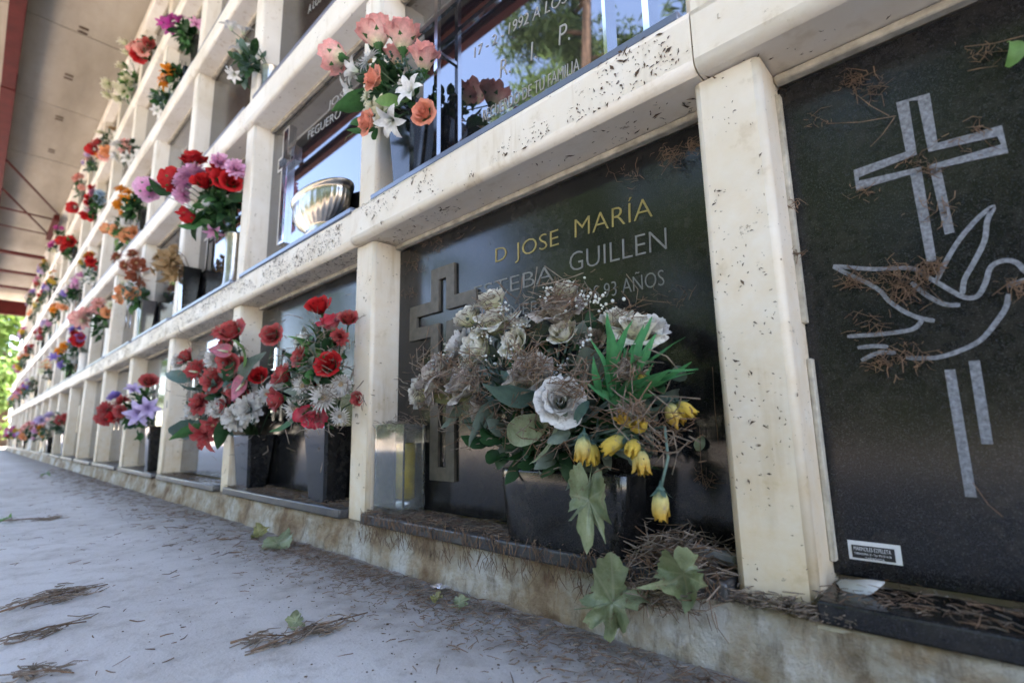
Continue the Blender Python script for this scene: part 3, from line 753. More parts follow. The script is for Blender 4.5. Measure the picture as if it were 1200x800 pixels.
FACE = []
def flower(parent, kind, pm, pos, d, size, var=0, roll=None, lo=False, cal=True, green=None, label=None):
    """one flower head as a part of its bouquet; pos = centre of the head"""
    d = Vector(d)
    if parent in FACE: d = d.normalized() + Vector((.75, -.25, 0))
    d.normalize(); roll = rnd.uniform(0, 6.28) if roll is None else roll
    lift = {'rose': .65, 'bud': .95, 'daisy': .2, 'lily': .7, 'mum': .3, 'spathe': 0}[kind]
    base = Vector(pos) - d*size*lift
    M = frame(base - Vector(parent.location), d, roll, size)
    if pm == 'pink' and kind == 'rose': M = M @ Matrix.Diagonal((1, 1, 1.25, 1))
    mt = P[pm]
    if kind == 'rose': me = rose_me(mt, [.45, .8, .6, 1.][var % 4], var % 4, lo)
    elif kind == 'bud': me = bud_me(mt, var % 3)
    elif kind == 'daisy': me = daisy_me(mt, var % 3)
    elif kind == 'lily': me = lily_me(mt, var % 3)
    elif kind == 'mum': me = mum_me(mt, var % 3, 24 if lo else 46)
    else: me = spathe_me(mt)
    o = link({'rose': 'rose', 'bud': 'flower_bud', 'daisy': 'daisy', 'lily': 'lily', 'mum': 'ruffled_flower', 'spathe': 'spathe_flower'}[kind], me, parent, M)
    if label: o['label'] = label
    if cal and kind in ('rose', 'bud'): link('calyx', calyx_me(green or LEAF['mid']), o)
    if kind == 'daisy': link('flower_disc', disc_me(P['tan']), o)
    if kind == 'spathe': link('spadix', spadix_me(P['ivory']), o)
    return base
def stems(parent, heads, mouth, mt=STEM, r=.0016):
    mb = MB()
    for h in heads:
        h = Vector(h); mth = Vector(mouth)+Vector((rnd.uniform(-.015, .015), rnd.uniform(-.01, .01), -.02))
        mid = (h+mth)/2 + Vector((0, 0, .02)) ; mid.y = (h.y*.4+mth.y*.6)
        mb.tube([mth-Vector(parent.location), mid-Vector(parent.location), h-Vector(parent.location)], r, 5)
    mb.build('stems', mt, parent)
def leaf(parent, mt, base, d, L, ratio=.45, bend=40, var=None, roll=None):
    var = rnd.randrange(5) if var is None else var
    return link('leaf', leaf_me(mt, ratio, bend, var), parent, frame(Vector(base)-Vector(parent.location), d, rnd.uniform(0, 6.28) if roll is None else roll, L))
def foliage(parent, c, rx, ry, rz, n, Lr, mts, name='foliage'):
    """small leaves too small to pick apart singly"""
    for mi, mt in enumerate(mts):
        mb = MB()
        for i in range(n//len(mts)):
            d = Vector((rnd.gauss(0, 1), rnd.gauss(-.35, 1), rnd.gauss(.1, 1))).normalized(); f = rnd.uniform(.1, .85)
            p = Vector((c[0]+d.x*rx*f, c[1]+d.y*ry*f, c[2]+d.z*rz*f))
            t_ = MB(); strap(t_, rnd.uniform(*Lr), rnd.uniform(*Lr)*.5, (0, 20, 55), 0, fold=.3, nu=2, nv=4)
            mb.add(t_, frame(p-Vector(parent.location), d, rnd.uniform(0, 6.28)))
        o = mb.build(name, mt, parent); o['kind'] = 'stuff'
def granite_vase(label, x, y, z, wd, dp, h, ma=None, taper=.72, group='granite flower vases'):
    t = thing('flower_vase', label, 'vase', (x, y, z), group)
    g = MB(); n = 4
    def ring(w2, d2, zz, ch=.006): return [Vector(p) for p in ((-w2+ch, -d2, zz), (w2-ch, -d2, zz), (w2, -d2+ch, zz), (w2, d2-ch, zz), (w2-ch, d2, zz), (-w2+ch, d2, zz), (-w2, d2-ch, zz), (-w2, -d2+ch, zz))]
    a, d2 = wd/2, dp/2
    rows = [ring(a*taper*.98, d2*taper*.98, 0), ring(a*taper, d2*taper, .004), ring(a, d2, h-.003), ring(a*.97, d2*.97, h), ring(a*.72, d2*.72, h), ring(a*.66, d2*.66, h*.6)]
    g.grid(rows, close=True, smooth=False); b = len(g.v); g.v += ring(a*taper*.98, d2*taper*.98, 0); g.face([b+i for i in range(8)][::-1], None, 0, False)
    b = len(g.v); g.v += ring(a*.66, d2*.66, h*.6); g.face([b+i for i in range(8)], None, 0, False)
    g.build('body', ma or BLACK, t); return t
def metal_vase(label, x, y, z, r, h, ma, group='metal flower vases'):
    t = thing('flower_vase', label, 'vase', (x, y, z), group)
    g = MB(); g.lathe([(.001, .0), (r*.95, .0), (r, .004), (r*.9, .012), (r*.82, h*.3), (r*.88, h*.8), (r, h*.97), (r*1.05, h), (r*.95, h), (r*.85, h*.9), (r*.75, h*.3), (.001, h*.3)], 20)
    g.build('body', ma, t); return t

# ------------------------------------------------------------------ the wilted white rose bouquet (hero)
YB = .022
pl = at(592, 606, YB-.02).x; pr = at(742, 630, YB-.02).x
planter = thing('granite_planter', 'long black granite planter under the wilted white roses', 'planter', ((pl+pr)/2, YB, .0005))
g = MB(); rows = []
for zz_, s_ in ((0, .90), (.004, .93), (.07, 1.), (.098, 1.02), (.102, 1.0), (.102, .88), (.06, .86)):
    rows.append([Vector((math.copysign(abs(math.cos(a_))**.35, math.cos(a_))*(pr-pl)/2*s_, math.copysign(abs(math.sin(a_))**.5, math.sin(a_))*.040*s_, zz_)) for a_ in [2*PI*k_/32 for k_ in range(32)]])
g.grid(rows, close=True); b = len(g.v); g.v += [Vector(v) for v in rows[-1]]; g.face([b+i for i in range(32)], None, 0, False)
g.build('body', BLACK, planter)
hero = thing('flower_bouquet', 'wilted bouquet of cream roses, yellow buds and green blades littered with needles', 'bouquet', (-.27, -.01, .10))
mouth = Vector((-.27, .01, .11))
heads = []
HR = [ # px, py, Y, radius px, petal, var, direction
 (655, 362, -.030, 27, 'creamd', 1, (.1, -.5, .85)), (662, 339, -.015, 17, 'cream', 0, (.2, -.3, .9)), (576, 352, -.010, 20, 'cream', 0, (-.2, -.3, .9)),
 (578, 376, -.030, 25, 'cream', 3, (-.1, -.4, .8)), (549, 372, .0, 18, 'cream', 0, (-.5, -.3, .7)), (557, 408, -.045, 24, 'cream', 2, (-.2, -.9, .3)),
 (536, 404, -.02, 20, 'bluewhite', 1, (-.5, -.6, .5)), (607, 381, -.02, 15, 'cream', 0, (.1, -.5, .9)), (512, 440, -.035, 27, 'creamd', 3, (-.7, -.5, .45)),
 (543, 447, -.055, 26, 'creamd', 1, (-.35, -.8, .45)), (492, 460, -.02, 17, 'cream', 2, (-.9, -.4, .1)), (619, 438, -.065, 27, 'creamd', 1, (0, -.75, .6)),
 (656, 470, -.090, 25, 'bluewhite', 1, (.55, -.8, .12)), (602, 402, -.04, 18, 'cream', 2, (.0, -.9, .3)), (747, 386, -.035, 27, 'cream', 3, (.3, -.35, .85)),
 (722, 374, -.015, 20, 'cream', 0, (.1, -.4, .9)), (766, 382, -.01, 18, 'bluewhite', 2, (.55, -.3, .7)), (660, 390, -.035, 18, 'cream', 0, (.1, -.8, .5)),
 (693, 400, -.01, 16, 'creamd', 2, (.1, -.8, .5)), (560, 480, -.03, 18, 'creamd', 2, (-.5, -.7, -.1))]
for i, (px, py, Y, rp, pm, var, d) in enumerate(HR):
    q = at(px, py, Y); heads.append(flower(hero, 'rose', pm, q, d, rp*depth(q)/F_PX*1.05, var, green=LEAF['grey']))
HY = [(683, 526, -.085, 13, 'tulip', (.05, -.25, -.95), 0), (694, 531, -.075, 11, 'yellow', (.25, -.2, -.95), 1), (748, 497, -.075, 14, 'yellow', (.3, -.7, .2), 1), (734, 492, -.08, 11, 'tulip', (-.1, -.8, .4), 2),
      (719, 520, -.08, 13, 'yellow', (-.7, -.5, -.5), 2), (741, 525, -.085, 12, 'yellow', (.1, -.8, -.5), 0), (751, 541, -.08, 13, 'tulip', (.3, -.5, -.75), 1), (789, 486, -.05, 13, 'tulip', (.35, -.4, -.85), 0),
      (803, 480, -.045, 11, 'yellow', (.7, -.3, -.6), 1), (737, 436, -.065, 14, 'creamd', (-.2, -.7, .5), 2), (752, 447, -.065, 11, 'yellow', (.5, -.7, -.4), 0), (774, 592, -.075, 14, 'tulip', (.0, -.15, -1), 2)]
for i, (px, py, Y, rp, pm, d, var) in enumerate(HY):
    q = at(px, py, Y); b_ = flower(hero, 'bud', pm, q, d, rp*depth(q)/F_PX*1.38, var, green=LEAF['teal'])
    if py < 560: heads.append(b_)
    else:
        top = at(779, 500, -.06); g = MB(); g.tube([b_-Vector(hero.location), (b_+top)/2+Vector((.006, 0, 0))-Vector(hero.location), top-Vector(hero.location), Vector((-.15, .0, .15))-Vector(hero.location)], .0017, 5); g.build('stem', STEMT, hero)
stems(hero, heads, mouth, STEMT)
# fan of green blades
fan = at(722, 462, -.072)
for tip in [(717, 368), (728, 374), (742, 372), (757, 384), (768, 392), (776, 402), (790, 388), (802, 410), (810, 440), (797, 424), (690, 425), (684, 448), (706, 395), (735, 400), (752, 410), (785, 430), (765, 430), (772, 455)]:
    tp = at(tip[0], tip[1], -.105+.05*rnd.random()); b_ = fan + Vector((rnd.uniform(-.02, .02), rnd.uniform(0, .01), rnd.uniform(-.02, .012)))
    d = tp-b_; leaf(hero, LEAF['blade'], b_, d, d.length*1.04, .17, rnd.uniform(8, 20))
# broad faded leaves
for (bx, by, tx, ty, Y, mt, ra) in [(640, 455, 572, 472, -.085, 'teal', .48), (700, 445, 688, 405, -.05, 'grey', .7), (668, 440, 690, 425, -.05, 'grey', .6), (640, 490, 588, 522, -.07, 'dry', .5), (652, 498, 640, 548, -.085, 'dry', .45),
        (668, 505, 648, 520, -.09, 'grey', .5), (700, 490, 705, 560, -.06, 'teal', .3), (560, 455, 505, 478, -.03, 'olive', .3), (585, 470, 548, 512, -.05, 'grey', .38), (600, 480, 610, 520, -.05, 'grey', .4), (700, 460, 760, 480, -.07, 'grey', .3), (735, 455, 778, 478, -.075, 'teal', .28),
        (760, 470, 805, 478, -.06, 'teal', .3), (690, 470, 672, 500, -.095, 'teal', .35), (540, 470, 530, 505, -.03, 'grey', .35), (575, 440, 590, 412, -.03, 'dark', .5), (640, 420, 645, 395, -.02, 'dark', .5), (690, 390, 700, 365, .0, 'dark', .5), (615, 460, 600, 430, -.05, 'dark', .5), (675, 460, 690, 440, -.07, 'dark', .5), (585, 500, 575, 530, -.04, 'dark', .4), (630, 500, 620, 535, -.05, 'mid', .4)]:
    b_ = at(bx, by, Y+.015); tp = at_b(tx, ty, b_)+Vector((0, -.012, 0)); d = tp-b_; leaf(hero, LEAF[mt], b_, d, d.length*1.05, ra, rnd.uniform(15, 50))
foliage(hero, at(625, 455, .005), .17, .045, .09, 170, (.02, .05), [LEAF['dark'], LEAF['grey'], STEMT])
foliage(hero, at(640, 512, -.01), .15, .035, .055, 150, (.025, .055), [LEAF['dark'], LEAF['grey'], LEAF['dark']])
foliage(hero, at(725, 470, .01), .10, .04, .08, 110, (.02, .05), [LEAF['dark'], LEAF['dark'], LEAF['grey']])
# tiny white filler blossoms
mb = MB(); dm = MB(); dm.lathe([(.0, -.001), (.0016, 0), (.002, .0015), (.0, .003)], 6)
for (px, py) in [(612, 382), (690, 348), (700, 352), (592, 365), (640, 440), (652, 438), (575, 425), (628, 505), (655, 430), (570, 395), (690, 400), (600, 415), (520, 415), (505, 425), (640, 345), (672, 355), (715, 360), (560, 385)]:
    q = at(px, py, -.05)
    for _ in range(11): mb.add(dm, Matrix.Translation(q-Vector(hero.location)+Vector((rnd.gauss(0, .007), rnd.gauss(0, .006), rnd.gauss(0, .007)))) @ Matrix.Scale(rnd.uniform(.6, 1.3), 4))
o = mb.build('filler_blossom', P['white'], hero); o['kind'] = 'stuff'
# needles fallen into the bouquet
for mi, mt in ((0, NEEDLE), (1, NEEDLEG)):
    mb = MB()
    for (px, py, Y, sg, n) in [(655, 352, -.045, 17, 130), (576, 368, -.045, 17, 60), (512, 436, -.055, 20, 170), (545, 440, -.075, 17, 110), (620, 425, -.085, 17, 120), (670, 450, -.105, 12, 60), (737, 433, -.08, 10, 60), (735, 480, -.09, 9, 50), (560, 478, -.045, 26, 110), (640, 500, -.07, 28, 100), (750, 490, -.07, 26, 90), (590, 490, -.04, 20, 90), (700, 440, -.06, 30, 80), (500, 470, -.03, 13, 50), (740, 372, -.03, 14, 30), (690, 352, -.01, 22, 24), (780, 510, -.05, 14, 26), (640, 400, -.03, 40, 60)]:
        for _ in range(int(n*.55)):
            q = at(px+rnd.gauss(0, sg), py+rnd.gauss(0, sg*.75), Y+rnd.gauss(0, .008)); L = rnd.choice((.008, .012, .02, .03, .045))
            needle(mb, q-Vector(hero.location), (rnd.gauss(0, 1), rnd.gauss(0, .5), rnd.gauss(-.15, .55)), L, rnd.uniform(.0005, .0009), .2)
    o = mb.build('needle_litter', mt, hero); o['kind'] = 'stuff'
# hanging dry leaves
def leaf_thing(lab, mt, var, pos, nrm, size, roll, curl=.4, lx_=1, ly_=1):
    o = link('dry_leaf', plane_leaf_me(LEAF[mt], var, curl), None, frame(pos, nrm, roll, size) @ Matrix.Diagonal((lx_, ly_, 1, 1))); return tag(o, lab, 'leaf', 'fallen broad leaves')
leaf_thing('torn pale green leaf dangling below the wilted white roses', 'dry', 3, at(690, 585, -.08), (.45, -.8, .25), .060, R(-92), 1.3, 1.25, .72)
leaf_thing('crumpled large pale leaf slumped against the kerb below the wilted roses', 'dry', 4, at(718, 706, -.045), (.35, -.75, .5), .070, R(20), 1.6, 1.15, .9)
leaf_thing('ragged pale leaf hanging off the slab edge beside the nearest post', 'dry', 5, at(800, 672, -.04), (.2, -.9, .35), .050, R(-80), 1.3, .9, 1.1)

# ------------------------------------------------------------------ salmon pink bouquet in the second row
t = granite_vase('tall black granite vase holding the salmon pink roses', at(482, 175, .02).x, .022, FLOORS[1]+.0155, .095, .072, .17)
pk = thing('flower_bouquet', 'fresh bouquet of salmon pink roses and white blossoms before the mirror plaque', 'bouquet', (t.location.x-.02, .0, FLOORS[1]+.18))
heads = []
for (px, py, Y, rp, kind, pm, var, d) in [(394, 67, -.10, 17, 'rose', 'pink', 0, (-.9, -.2, .45)), (441, 42, -.07, 20, 'rose', 'pink', 0, (-.15, -.15, .95)), (472, 44, -.06, 20, 'rose', 'pink', 0, (.15, -.15, .95)), (497, 68, -.07, 18, 'rose', 'pink', 0, (.4, -.3, .85)),
        (465, 66, -.03, 14, 'rose', 'pink', 0, (.1, -.3, .9)), (437, 92, -.115, 13, 'rose', 'peach', 1, (-.05, -1, .15)), (429, 143, -.10, 12, 'rose', 'peach', 1, (-.1, -1, -.05)), (496, 132, -.09, 13, 'rose', 'peach', 1, (.4, -.9, -.1)),
        (432, 70, -.09, 17, 'daisy', 'white', 0, (-.2, -.7, .6)), (412, 82, -.08, 12, 'lily', 'white', 0, (-.7, -.5, .3)), (478, 104, -.09, 15, 'lily', 'white', 1, (.3, -.9, .1)), (408, 110, -.06, 15, 'lily', 'white', 2, (-.7, -.6, 0)), (445, 128, -.09, 13, 'lily', 'ivory', 0, (.0, -.9, -.3)), (456, 143, -.095, 15, 'lily', 'white', 2, (.15, -.7, -.7)), (430, 112, -.09, 14, 'daisy', 'ivory', 1, (-.2, -.9, .1)), (435, 128, -.09, 11, 'mum', 'ivory', 1, (-.2, -.9, .1))]:
    q = at(px, py, Y); heads.append(flower(pk, kind, pm, q, d, rp*depth(q)/F_PX*1.08, var))
stems(pk, heads, (t.location.x, .02, FLOORS[1]+.19))
for (bx, by, tx, ty, Y, mt, ra) in [(455, 115, 495, 108, -.05, 'dark', .45), (455, 120, 425, 100, -.05, 'dark', .5), (450, 100, 455, 70, -.05, 'dark', .5), (460, 110, 500, 120, -.05, 'dark', .4), (445, 115, 400, 125, -.06, 'mid', .45), (470, 118, 442, 120, -.095, 'light', .4), (470, 120, 490, 118, -.09, 'light', .4),
        (440, 145, 400, 140, -.07, 'mid', .25), (440, 148, 405, 150, -.07, 'mid', .22), (440, 150, 416, 158, -.07, 'mid', .25), (440, 150, 428, 165, -.07, 'mid', .28), (442, 150, 440, 172, -.07, 'mid', .3), (475, 90, 505, 95, -.04, 'dark', .4), (440, 95, 415, 85, -.04, 'dark', .5), (465, 80, 480, 60, -.03, 'dark', .4), (470, 100, 508, 108, -.04, 'mid', .35), (455, 130, 470, 150, -.05, 'dark', .5), (478, 120, 505, 140, -.05, 'dark', .4)]:
    b_ = at(bx, by, Y+.015); tp = at_b(tx, ty, b_)+Vector((0, -.012, 0)); d = tp-b_; leaf(pk, LEAF[mt], b_, d, d.length*1.05, ra, rnd.uniform(15, 45))
foliage(pk, at(455, 105, -.01), .07, .04, .09, 150, (.02, .045), [LEAF['dark'], LEAF['dark'], LEAF['mid']])
mb = MB()
for (px, py) in [(470, 75), (478, 82), (455, 68), (492, 90), (420, 78), (408, 95), (487, 95)]:
    q = at(px, py, -.07)
    for _ in range(12): mb.add(dm, Matrix.Translation(q-Vector(pk.location)+Vector((rnd.gauss(0, .008), rnd.gauss(0, .006), rnd.gauss(0, .008)))) @ Matrix.Scale(rnd.uniform(.8, 1.6), 4))
o = mb.build('filler_blossom', LEAF['teal'], pk); o['kind'] = 'stuff'

# ------------------------------------------------------------------ fluted silver bowl
bx = at(376, 245, .018)
bowl = thing('silver_bowl', 'tarnished silver bowl with fluted sides on the second row ledge', 'bowl', (bx.x, .018, FLOORS[1]+.0155))
g = MB(); n = 96; rows = []
prof = [(.001, .0, 0), (.55, .0, 0), (.58, .006, 0), (.50, .014, 0), (.56, .022, .3), (.80, .040, 1), (.95, .065, 1), (1.0, .088, .8), (.99, .098, .2), (1.06, .103, 0), (1.12, .108, 0), (1.12, .112, 0), (1.04, .112, 0), (.97, .105, 0), (.9, .07, 0), (.5, .03, 0), (.001, .03, 0)]
for r_, zz_, fl in prof:
    rows.append([Vector((math.cos(a_)*r_*.125*(1+fl*.05*abs(math.sin(a_*14))), math.sin(a_)*r_*.052*(1+fl*.05*abs(math.sin(a_*14))), zz_)) for a_ in [2*PI*k_/n for k_ in range(n)]])
g.grid(rows, close=True); g.build('body', SILVER, bowl)

# ------------------------------------------------------------------ glass lantern by the first post
lx0, lx1, ly0, ly1, lh_ = -.712, -.612, .008, .060, .172
lan = thing('glass_lantern', 'square dusty glass holder with a yellow candle beside the rose planter', 'lantern', ((lx0+lx1)/2, (ly0+ly1)/2, .0008))
a_, b2 = (lx1-lx0)/2, (ly1-ly0)/2
g = MB(); t_ = .004
g.box(-a_, a_, -b2, b2, 0, .012); g.box(-a_, a_, -b2, -b2+t_, .0121, lh_); g.box(-a_, a_, b2-t_, b2, .0121, lh_); g.box(-a_, -a_+t_, -b2+t_+.0001, b2-t_-.0001, .0121, lh_); g.box(a_-t_, a_, -b2+t_+.0001, b2-t_-.0001, .0121, lh_)
g.build('glass', GLASS, lan)
g = MB(); g.lathe([(.001, 0), (.017, 0), (.0175, .10), (.016, .104), (.001, .102)], 20); o = g.build('candle', WAX, lan); o.location = (.022, 0, .03)
g = MB(); g.lathe([(.001, 0), (.018, 0), (.016, .012), (.008, .017), (.001, .017)], 20); o = g.build('candle_foot', FOIL, lan); o.location = (.022, 0, .0125)
mb = MB()
for _ in range(150): needle(mb, (rnd.uniform(-a_, a_), rnd.uniform(-b2, b2), lh_-.012+abs(rnd.gauss(0, .011))), (rnd.gauss(0, 1), rnd.gauss(0, 1), rnd.gauss(0, .5)), rnd.uniform(.012, .03), .0007, .25)
o = mb.build('needle_litter', NEEDLEG, lan); o['kind'] = 'stuff'

# ------------------------------------------------------------------ bottom row, next niche: two faded bouquets in granite vases
vA = granite_vase('black granite vase under the red roses and dirty daisies', at(386, 560, .03).x, .026, .0005, .115, .078, .172)
cc = at(372, 440, -.06)
bA = thing('flower_bouquet', 'faded bouquet of red roses and dirty white daisies left of the first post', 'bouquet', (vA.location.x, .0, .17))
FACE.append(bA)
heads = []
for (px, py, Y, rp, kind, pm, var, d) in [(367, 357, -.05, 15, 'rose', 'red', 0, (-.2, -.5, .8)), (384, 377, -.06, 15, 'rose', 'pinkred', 0, (-.5, -.3, .75)), (402, 372, -.05, 12, 'rose', 'redd', 0, (.3, -.4, .8)), (391, 427, -.09, 15, 'rose', 'red', 2, (.2, -.8, .5)), (330, 439, -.07, 15, 'rose', 'redd', 0, (-.7, -.5, .4)), (327, 468, -.085, 15, 'rose', 'redd', 0, (-.9, -.4, -.1)), (371, 488, -.09, 16, 'rose', 'pinkred', 1, (.0, -.4, -.9)), (352, 418, -.07, 12, 'rose', 'redd', 2, (-.3, -.8, .2)),
        (388, 466, -.10, 21, 'daisy', 'whited', 0, (.2, -.95, .1)), (360, 452, -.09, 18, 'daisy', 'whited', 1, (-.2, -.9, .1)), (352, 480, -.09, 18, 'daisy', 'whited', 2, (-.3, -.8, -.4)), (350, 398, -.06, 15, 'daisy', 'white', 1, (-.4, -.7, .4)), (396, 450, -.06, 18, 'daisy', 'whited', 1, (.4, -.8, .2)), (398, 488, -.07, 14, 'daisy', 'whited', 2, (.2, -.8, -.4))]:
    q = at_b(px, py, cc)+Vector((0, (Y+.07)*.6, 0)); heads.append(flower(bA, kind, pm, q, d, rp*depth(q)/F_PX*1.0, var))
for _ in range(13):
    q = at_b(372+rnd.gauss(0, 18), 440+rnd.gauss(0, 28), cc)+Vector((0, rnd.uniform(-.01, .03), 0)); heads.append(flower(bA, rnd.choice(('daisy', 'mum', 'rose')), rnd.choice(('whited', 'whited', 'redd')), q, (rnd.gauss(0, .5), -.8, rnd.gauss(.1, .5)), rnd.uniform(.014, .024), rnd.randrange(3)))
stems(bA, heads, (vA.location.x, .026, .175))
for (bx_, by, tx, ty, Y, mt, ra) in [(350, 480, 330, 510, -.07, 'mid', .6), (370, 440, 350, 425, -.05, 'mid', .4), (375, 420, 350, 385, -.04, 'light', .35), (380, 410, 400, 390, -.04, 'dark', .5), (385, 405, 405, 400, -.04, 'dark', .5), (370, 455, 345, 460, -.05, 'grey', .4), (375, 450, 400, 440, -.05, 'dark', .5), (365, 470, 345, 495, -.05, 'dark', .5)]:
    b_ = at_b(bx_, by, cc); tp = at_b(tx, ty, b_)+Vector((0, -.012, 0)); d = tp-b_; leaf(bA, LEAF[mt], b_, d, d.length*1.05, ra, rnd.uniform(15, 45))
foliage(bA, at(372, 440, -.04), .09, .05, .12, 210, (.02, .05), [LEAF['dark'], LEAF['mid'], LEAF['grey']])
vB = granite_vase('black granite vase under the pink spathe flowers beside the second post', at(298, 540, .03).x, .026, .0005, .13, .078, .155)
cc = at(262, 455, -.07)
bB = thing('flower_bouquet', 'sprawling faded bouquet of pink spathe flowers, red roses and grey daisies', 'bouquet', (vB.location.x, .0, .16))
FACE.append(bB)
heads = []
for (px, py, Y, rp, kind, pm, var, d) in [(268, 387, -.06, 16, 'rose', 'redd', 2, (-.2, -.6, .7)), (266, 412, -.08, 12, 'spathe', 'anth', 0, (.6, -.75, .2)), (290, 452, -.09, 14, 'spathe', 'anth', 0, (.1, -.98, .1)), (217, 417, -.07, 10, 'rose', 'redd', 2, (-.5, -.6, .5)), (232, 436, -.08, 10, 'spathe', 'redd', 0, (.2, -.9, .2)), (252, 443, -.08, 14, 'rose', 'redd', 3, (0, -.9, .3)), (227, 432, -.06, 14, 'mum', 'redd', 0, (-.3, -.8, .3)), (240, 472, -.09, 15, 'mum', 'redd', 1, (-.2, -.9, .2)), (226, 480, -.07, 13, 'mum', 'whited', 1, (-.4, -.8, .0)),
        (255, 478, -.09, 14, 'daisy', 'whited', 1, (.0, -.95, .1)), (240, 512, -.08, 17, 'lily', 'redd', 0, (-.2, -.7, -.6)), (250, 500, -.08, 12, 'lily', 'redd', 1, (.1, -.8, -.4)), (295, 480, -.085, 20, 'mum', 'whited', 2, (.2, -.9, .1)), (278, 490, -.08, 18, 'mum', 'whited', 0, (.0, -.9, -.2)), (312, 462, -.07, 14, 'daisy', 'whited', 2, (.5, -.8, .1)), (250, 420, -.06, 15, 'mum', 'whited', 1, (0, -.8, .4)), (300, 440, -.06, 11, 'rose', 'red', 0, (.4, -.6, .5)), (258, 405, -.05, 12, 'rose', 'redd', 1, (-.3, -.7, .5))]:
    q = at_b(px, py, cc)+Vector((0, (Y+.07)*.6, 0)); heads.append(flower(bB, kind, pm, q, d, rp*depth(q)/F_PX*1.0, var))
for _ in range(20):
    q = at_b(258+rnd.gauss(0, 26), 452+rnd.gauss(0, 30), cc)+Vector((0, rnd.uniform(-.01, .03), 0)); heads.append(flower(bB, rnd.choice(('daisy', 'mum', 'rose', 'rose')), rnd.choice(('whited', 'redd', 'redd')), q, (rnd.gauss(0, .5), -.8, rnd.gauss(.1, .5)), rnd.uniform(.018, .032), rnd.randrange(3)))
stems(bB, heads, (vB.location.x, .026, .16))
for (bx_, by, tx, ty, Y, mt, ra) in [(225, 445, 190, 434, -.08, 'teal', .26), (230, 455, 204, 452, -.06, 'teal', .26), (235, 495, 188, 518, -.08, 'teal', .3), (240, 500, 212, 508, -.07, 'mid', .35), (280, 460, 300, 410, -.05, 'grey', .5), (285, 430, 298, 395, -.04, 'light', .4), (265, 450, 275, 425, -.05, 'dark', .5), (270, 490, 255, 520, -.06, 'dark', .5), (290, 470, 310, 490, -.06, 'teal', .5)]:
    b_ = at_b(bx_, by, cc); tp = at_b(tx, ty, b_)+Vector((0, -.012, 0)); d = tp-b_; leaf(bB, LEAF[mt], b_, d, d.length*1.05, ra, rnd.uniform(15, 45))
foliage(bB, at(262, 455, -.04), .17, .06, .14, 300, (.025, .06), [LEAF['dark'], LEAF['teal'], LEAF['grey']])

for bq, cpx, cpy, sx_, sz_ in ((bA, 372, 445, 22, 36), (bB, 258, 455, 34, 36)):
    mb = MB(); c0 = at(cpx, cpy, -.07)
    for _ in range(260): needle(mb, at_b(cpx+rnd.gauss(0, sx_), cpy+rnd.gauss(0, sz_), c0)+Vector((0, rnd.uniform(-.03, .03), 0))-Vector(bq.location), (rnd.gauss(0, 1), rnd.gauss(0, .6), rnd.gauss(0, .6)), rnd.uniform(.01, .04), rnd.uniform(.0007, .0012), .2)
    o = mb.build('needle_litter', NEEDLEG, bq); o['kind'] = 'stuff'
# ------------------------------------------------------------------ the other bouquets along the wall
def niche_of(p):
    c = int(math.floor(-(p.x-PW)/W)) ; k = max(i for i in range(5) if FLOORS[i] <= p.z + .02 or i == 0)
    return k, c
def clear_x(x):
    """slide a vase sideways until it stands between the posts"""
    c = math.floor(-(x-PW/2)/W); lo, hi = -W*(c+1)+PW+.05, -W*c-.05
    return min(max(x, lo), hi)
VG = [('metal', SILVER, 'silver metal'), ('granite', BLACK, 'black granite'), ('metal', WHITEV, 'white ceramic'), ('granite', GREYG, 'grey granite')]
def bouquet(desc, cpx, cpy, row, flowers, green, rpx, vase=0, Y=-.055, far=True, stemc=None, dens=70, near_leaves=(), group='flower bouquets on the niche ledges', sc=1.):
    """flowers: (px, py, radius px, kind, petal) placed around the bouquet centre; the vase stands on its row's ledge"""
    c = at(cpx, cpy, Y); s_ = depth(c)/F_PX
    vx = clear_x(at(cpx+rpx*.1, cpy, Y).x + .02); z0 = FLOORS[row]+(.0005 if row == 0 else .0155)
    vh = max(.09, min(.20, c.z - z0 - rpx*s_*.45))
    kind, vm, vd = VG[vase]
    hgt = c.z - z0
    if kind == 'metal': metal_vase(f'{vd} vase holding the {desc}', vx, .024, z0, .034, vh, vm)
    else: granite_vase(f'{vd} vase holding the {desc}', vx, .026, z0, .085, .072, vh, vm)
    t = thing('flower_bouquet', desc, 'bouquet', (vx, .0, z0+vh), group)
    heads = []
    for i, (px, py, rp, kd, pm) in enumerate(flowers):
        q = at_b(px, py, c)+Vector((0, rnd.uniform(-.03, .015), 0)); off = q-c
        d = Vector((off.x*2.2+.07, -.075, off.z*2.2+.02))
        heads.append(flower(t, kd, pm, q, d, rp*depth(q)/F_PX*sc, i, lo=far, cal=not far))
    stems(t, heads, (vx, .024, z0+vh), stemc or STEM)
    for (a1, a2, b1, b2_, mt, ra) in near_leaves:
        b_ = at_b(a1, a2, c); tp = at_b(b1, b2_, b_)+Vector((0, -.01, 0)); d = tp-b_; leaf(t, LEAF[mt], b_, d, d.length*1.05, ra)
    ctr = c*.75 + Vector((vx, .0, z0+vh))*.25
    foliage(t, (ctr.x, -.02, ctr.z), rpx*s_*.85, .045, rpx*s_*.95, dens, (.03, .065), green)
    return t
DK = [LEAF['dark'], LEAF['dark'], LEAF['mid']]; PT = [LEAF['teal'], LEAF['mid']]; GY = [LEAF['grey'], LEAF['dark']]
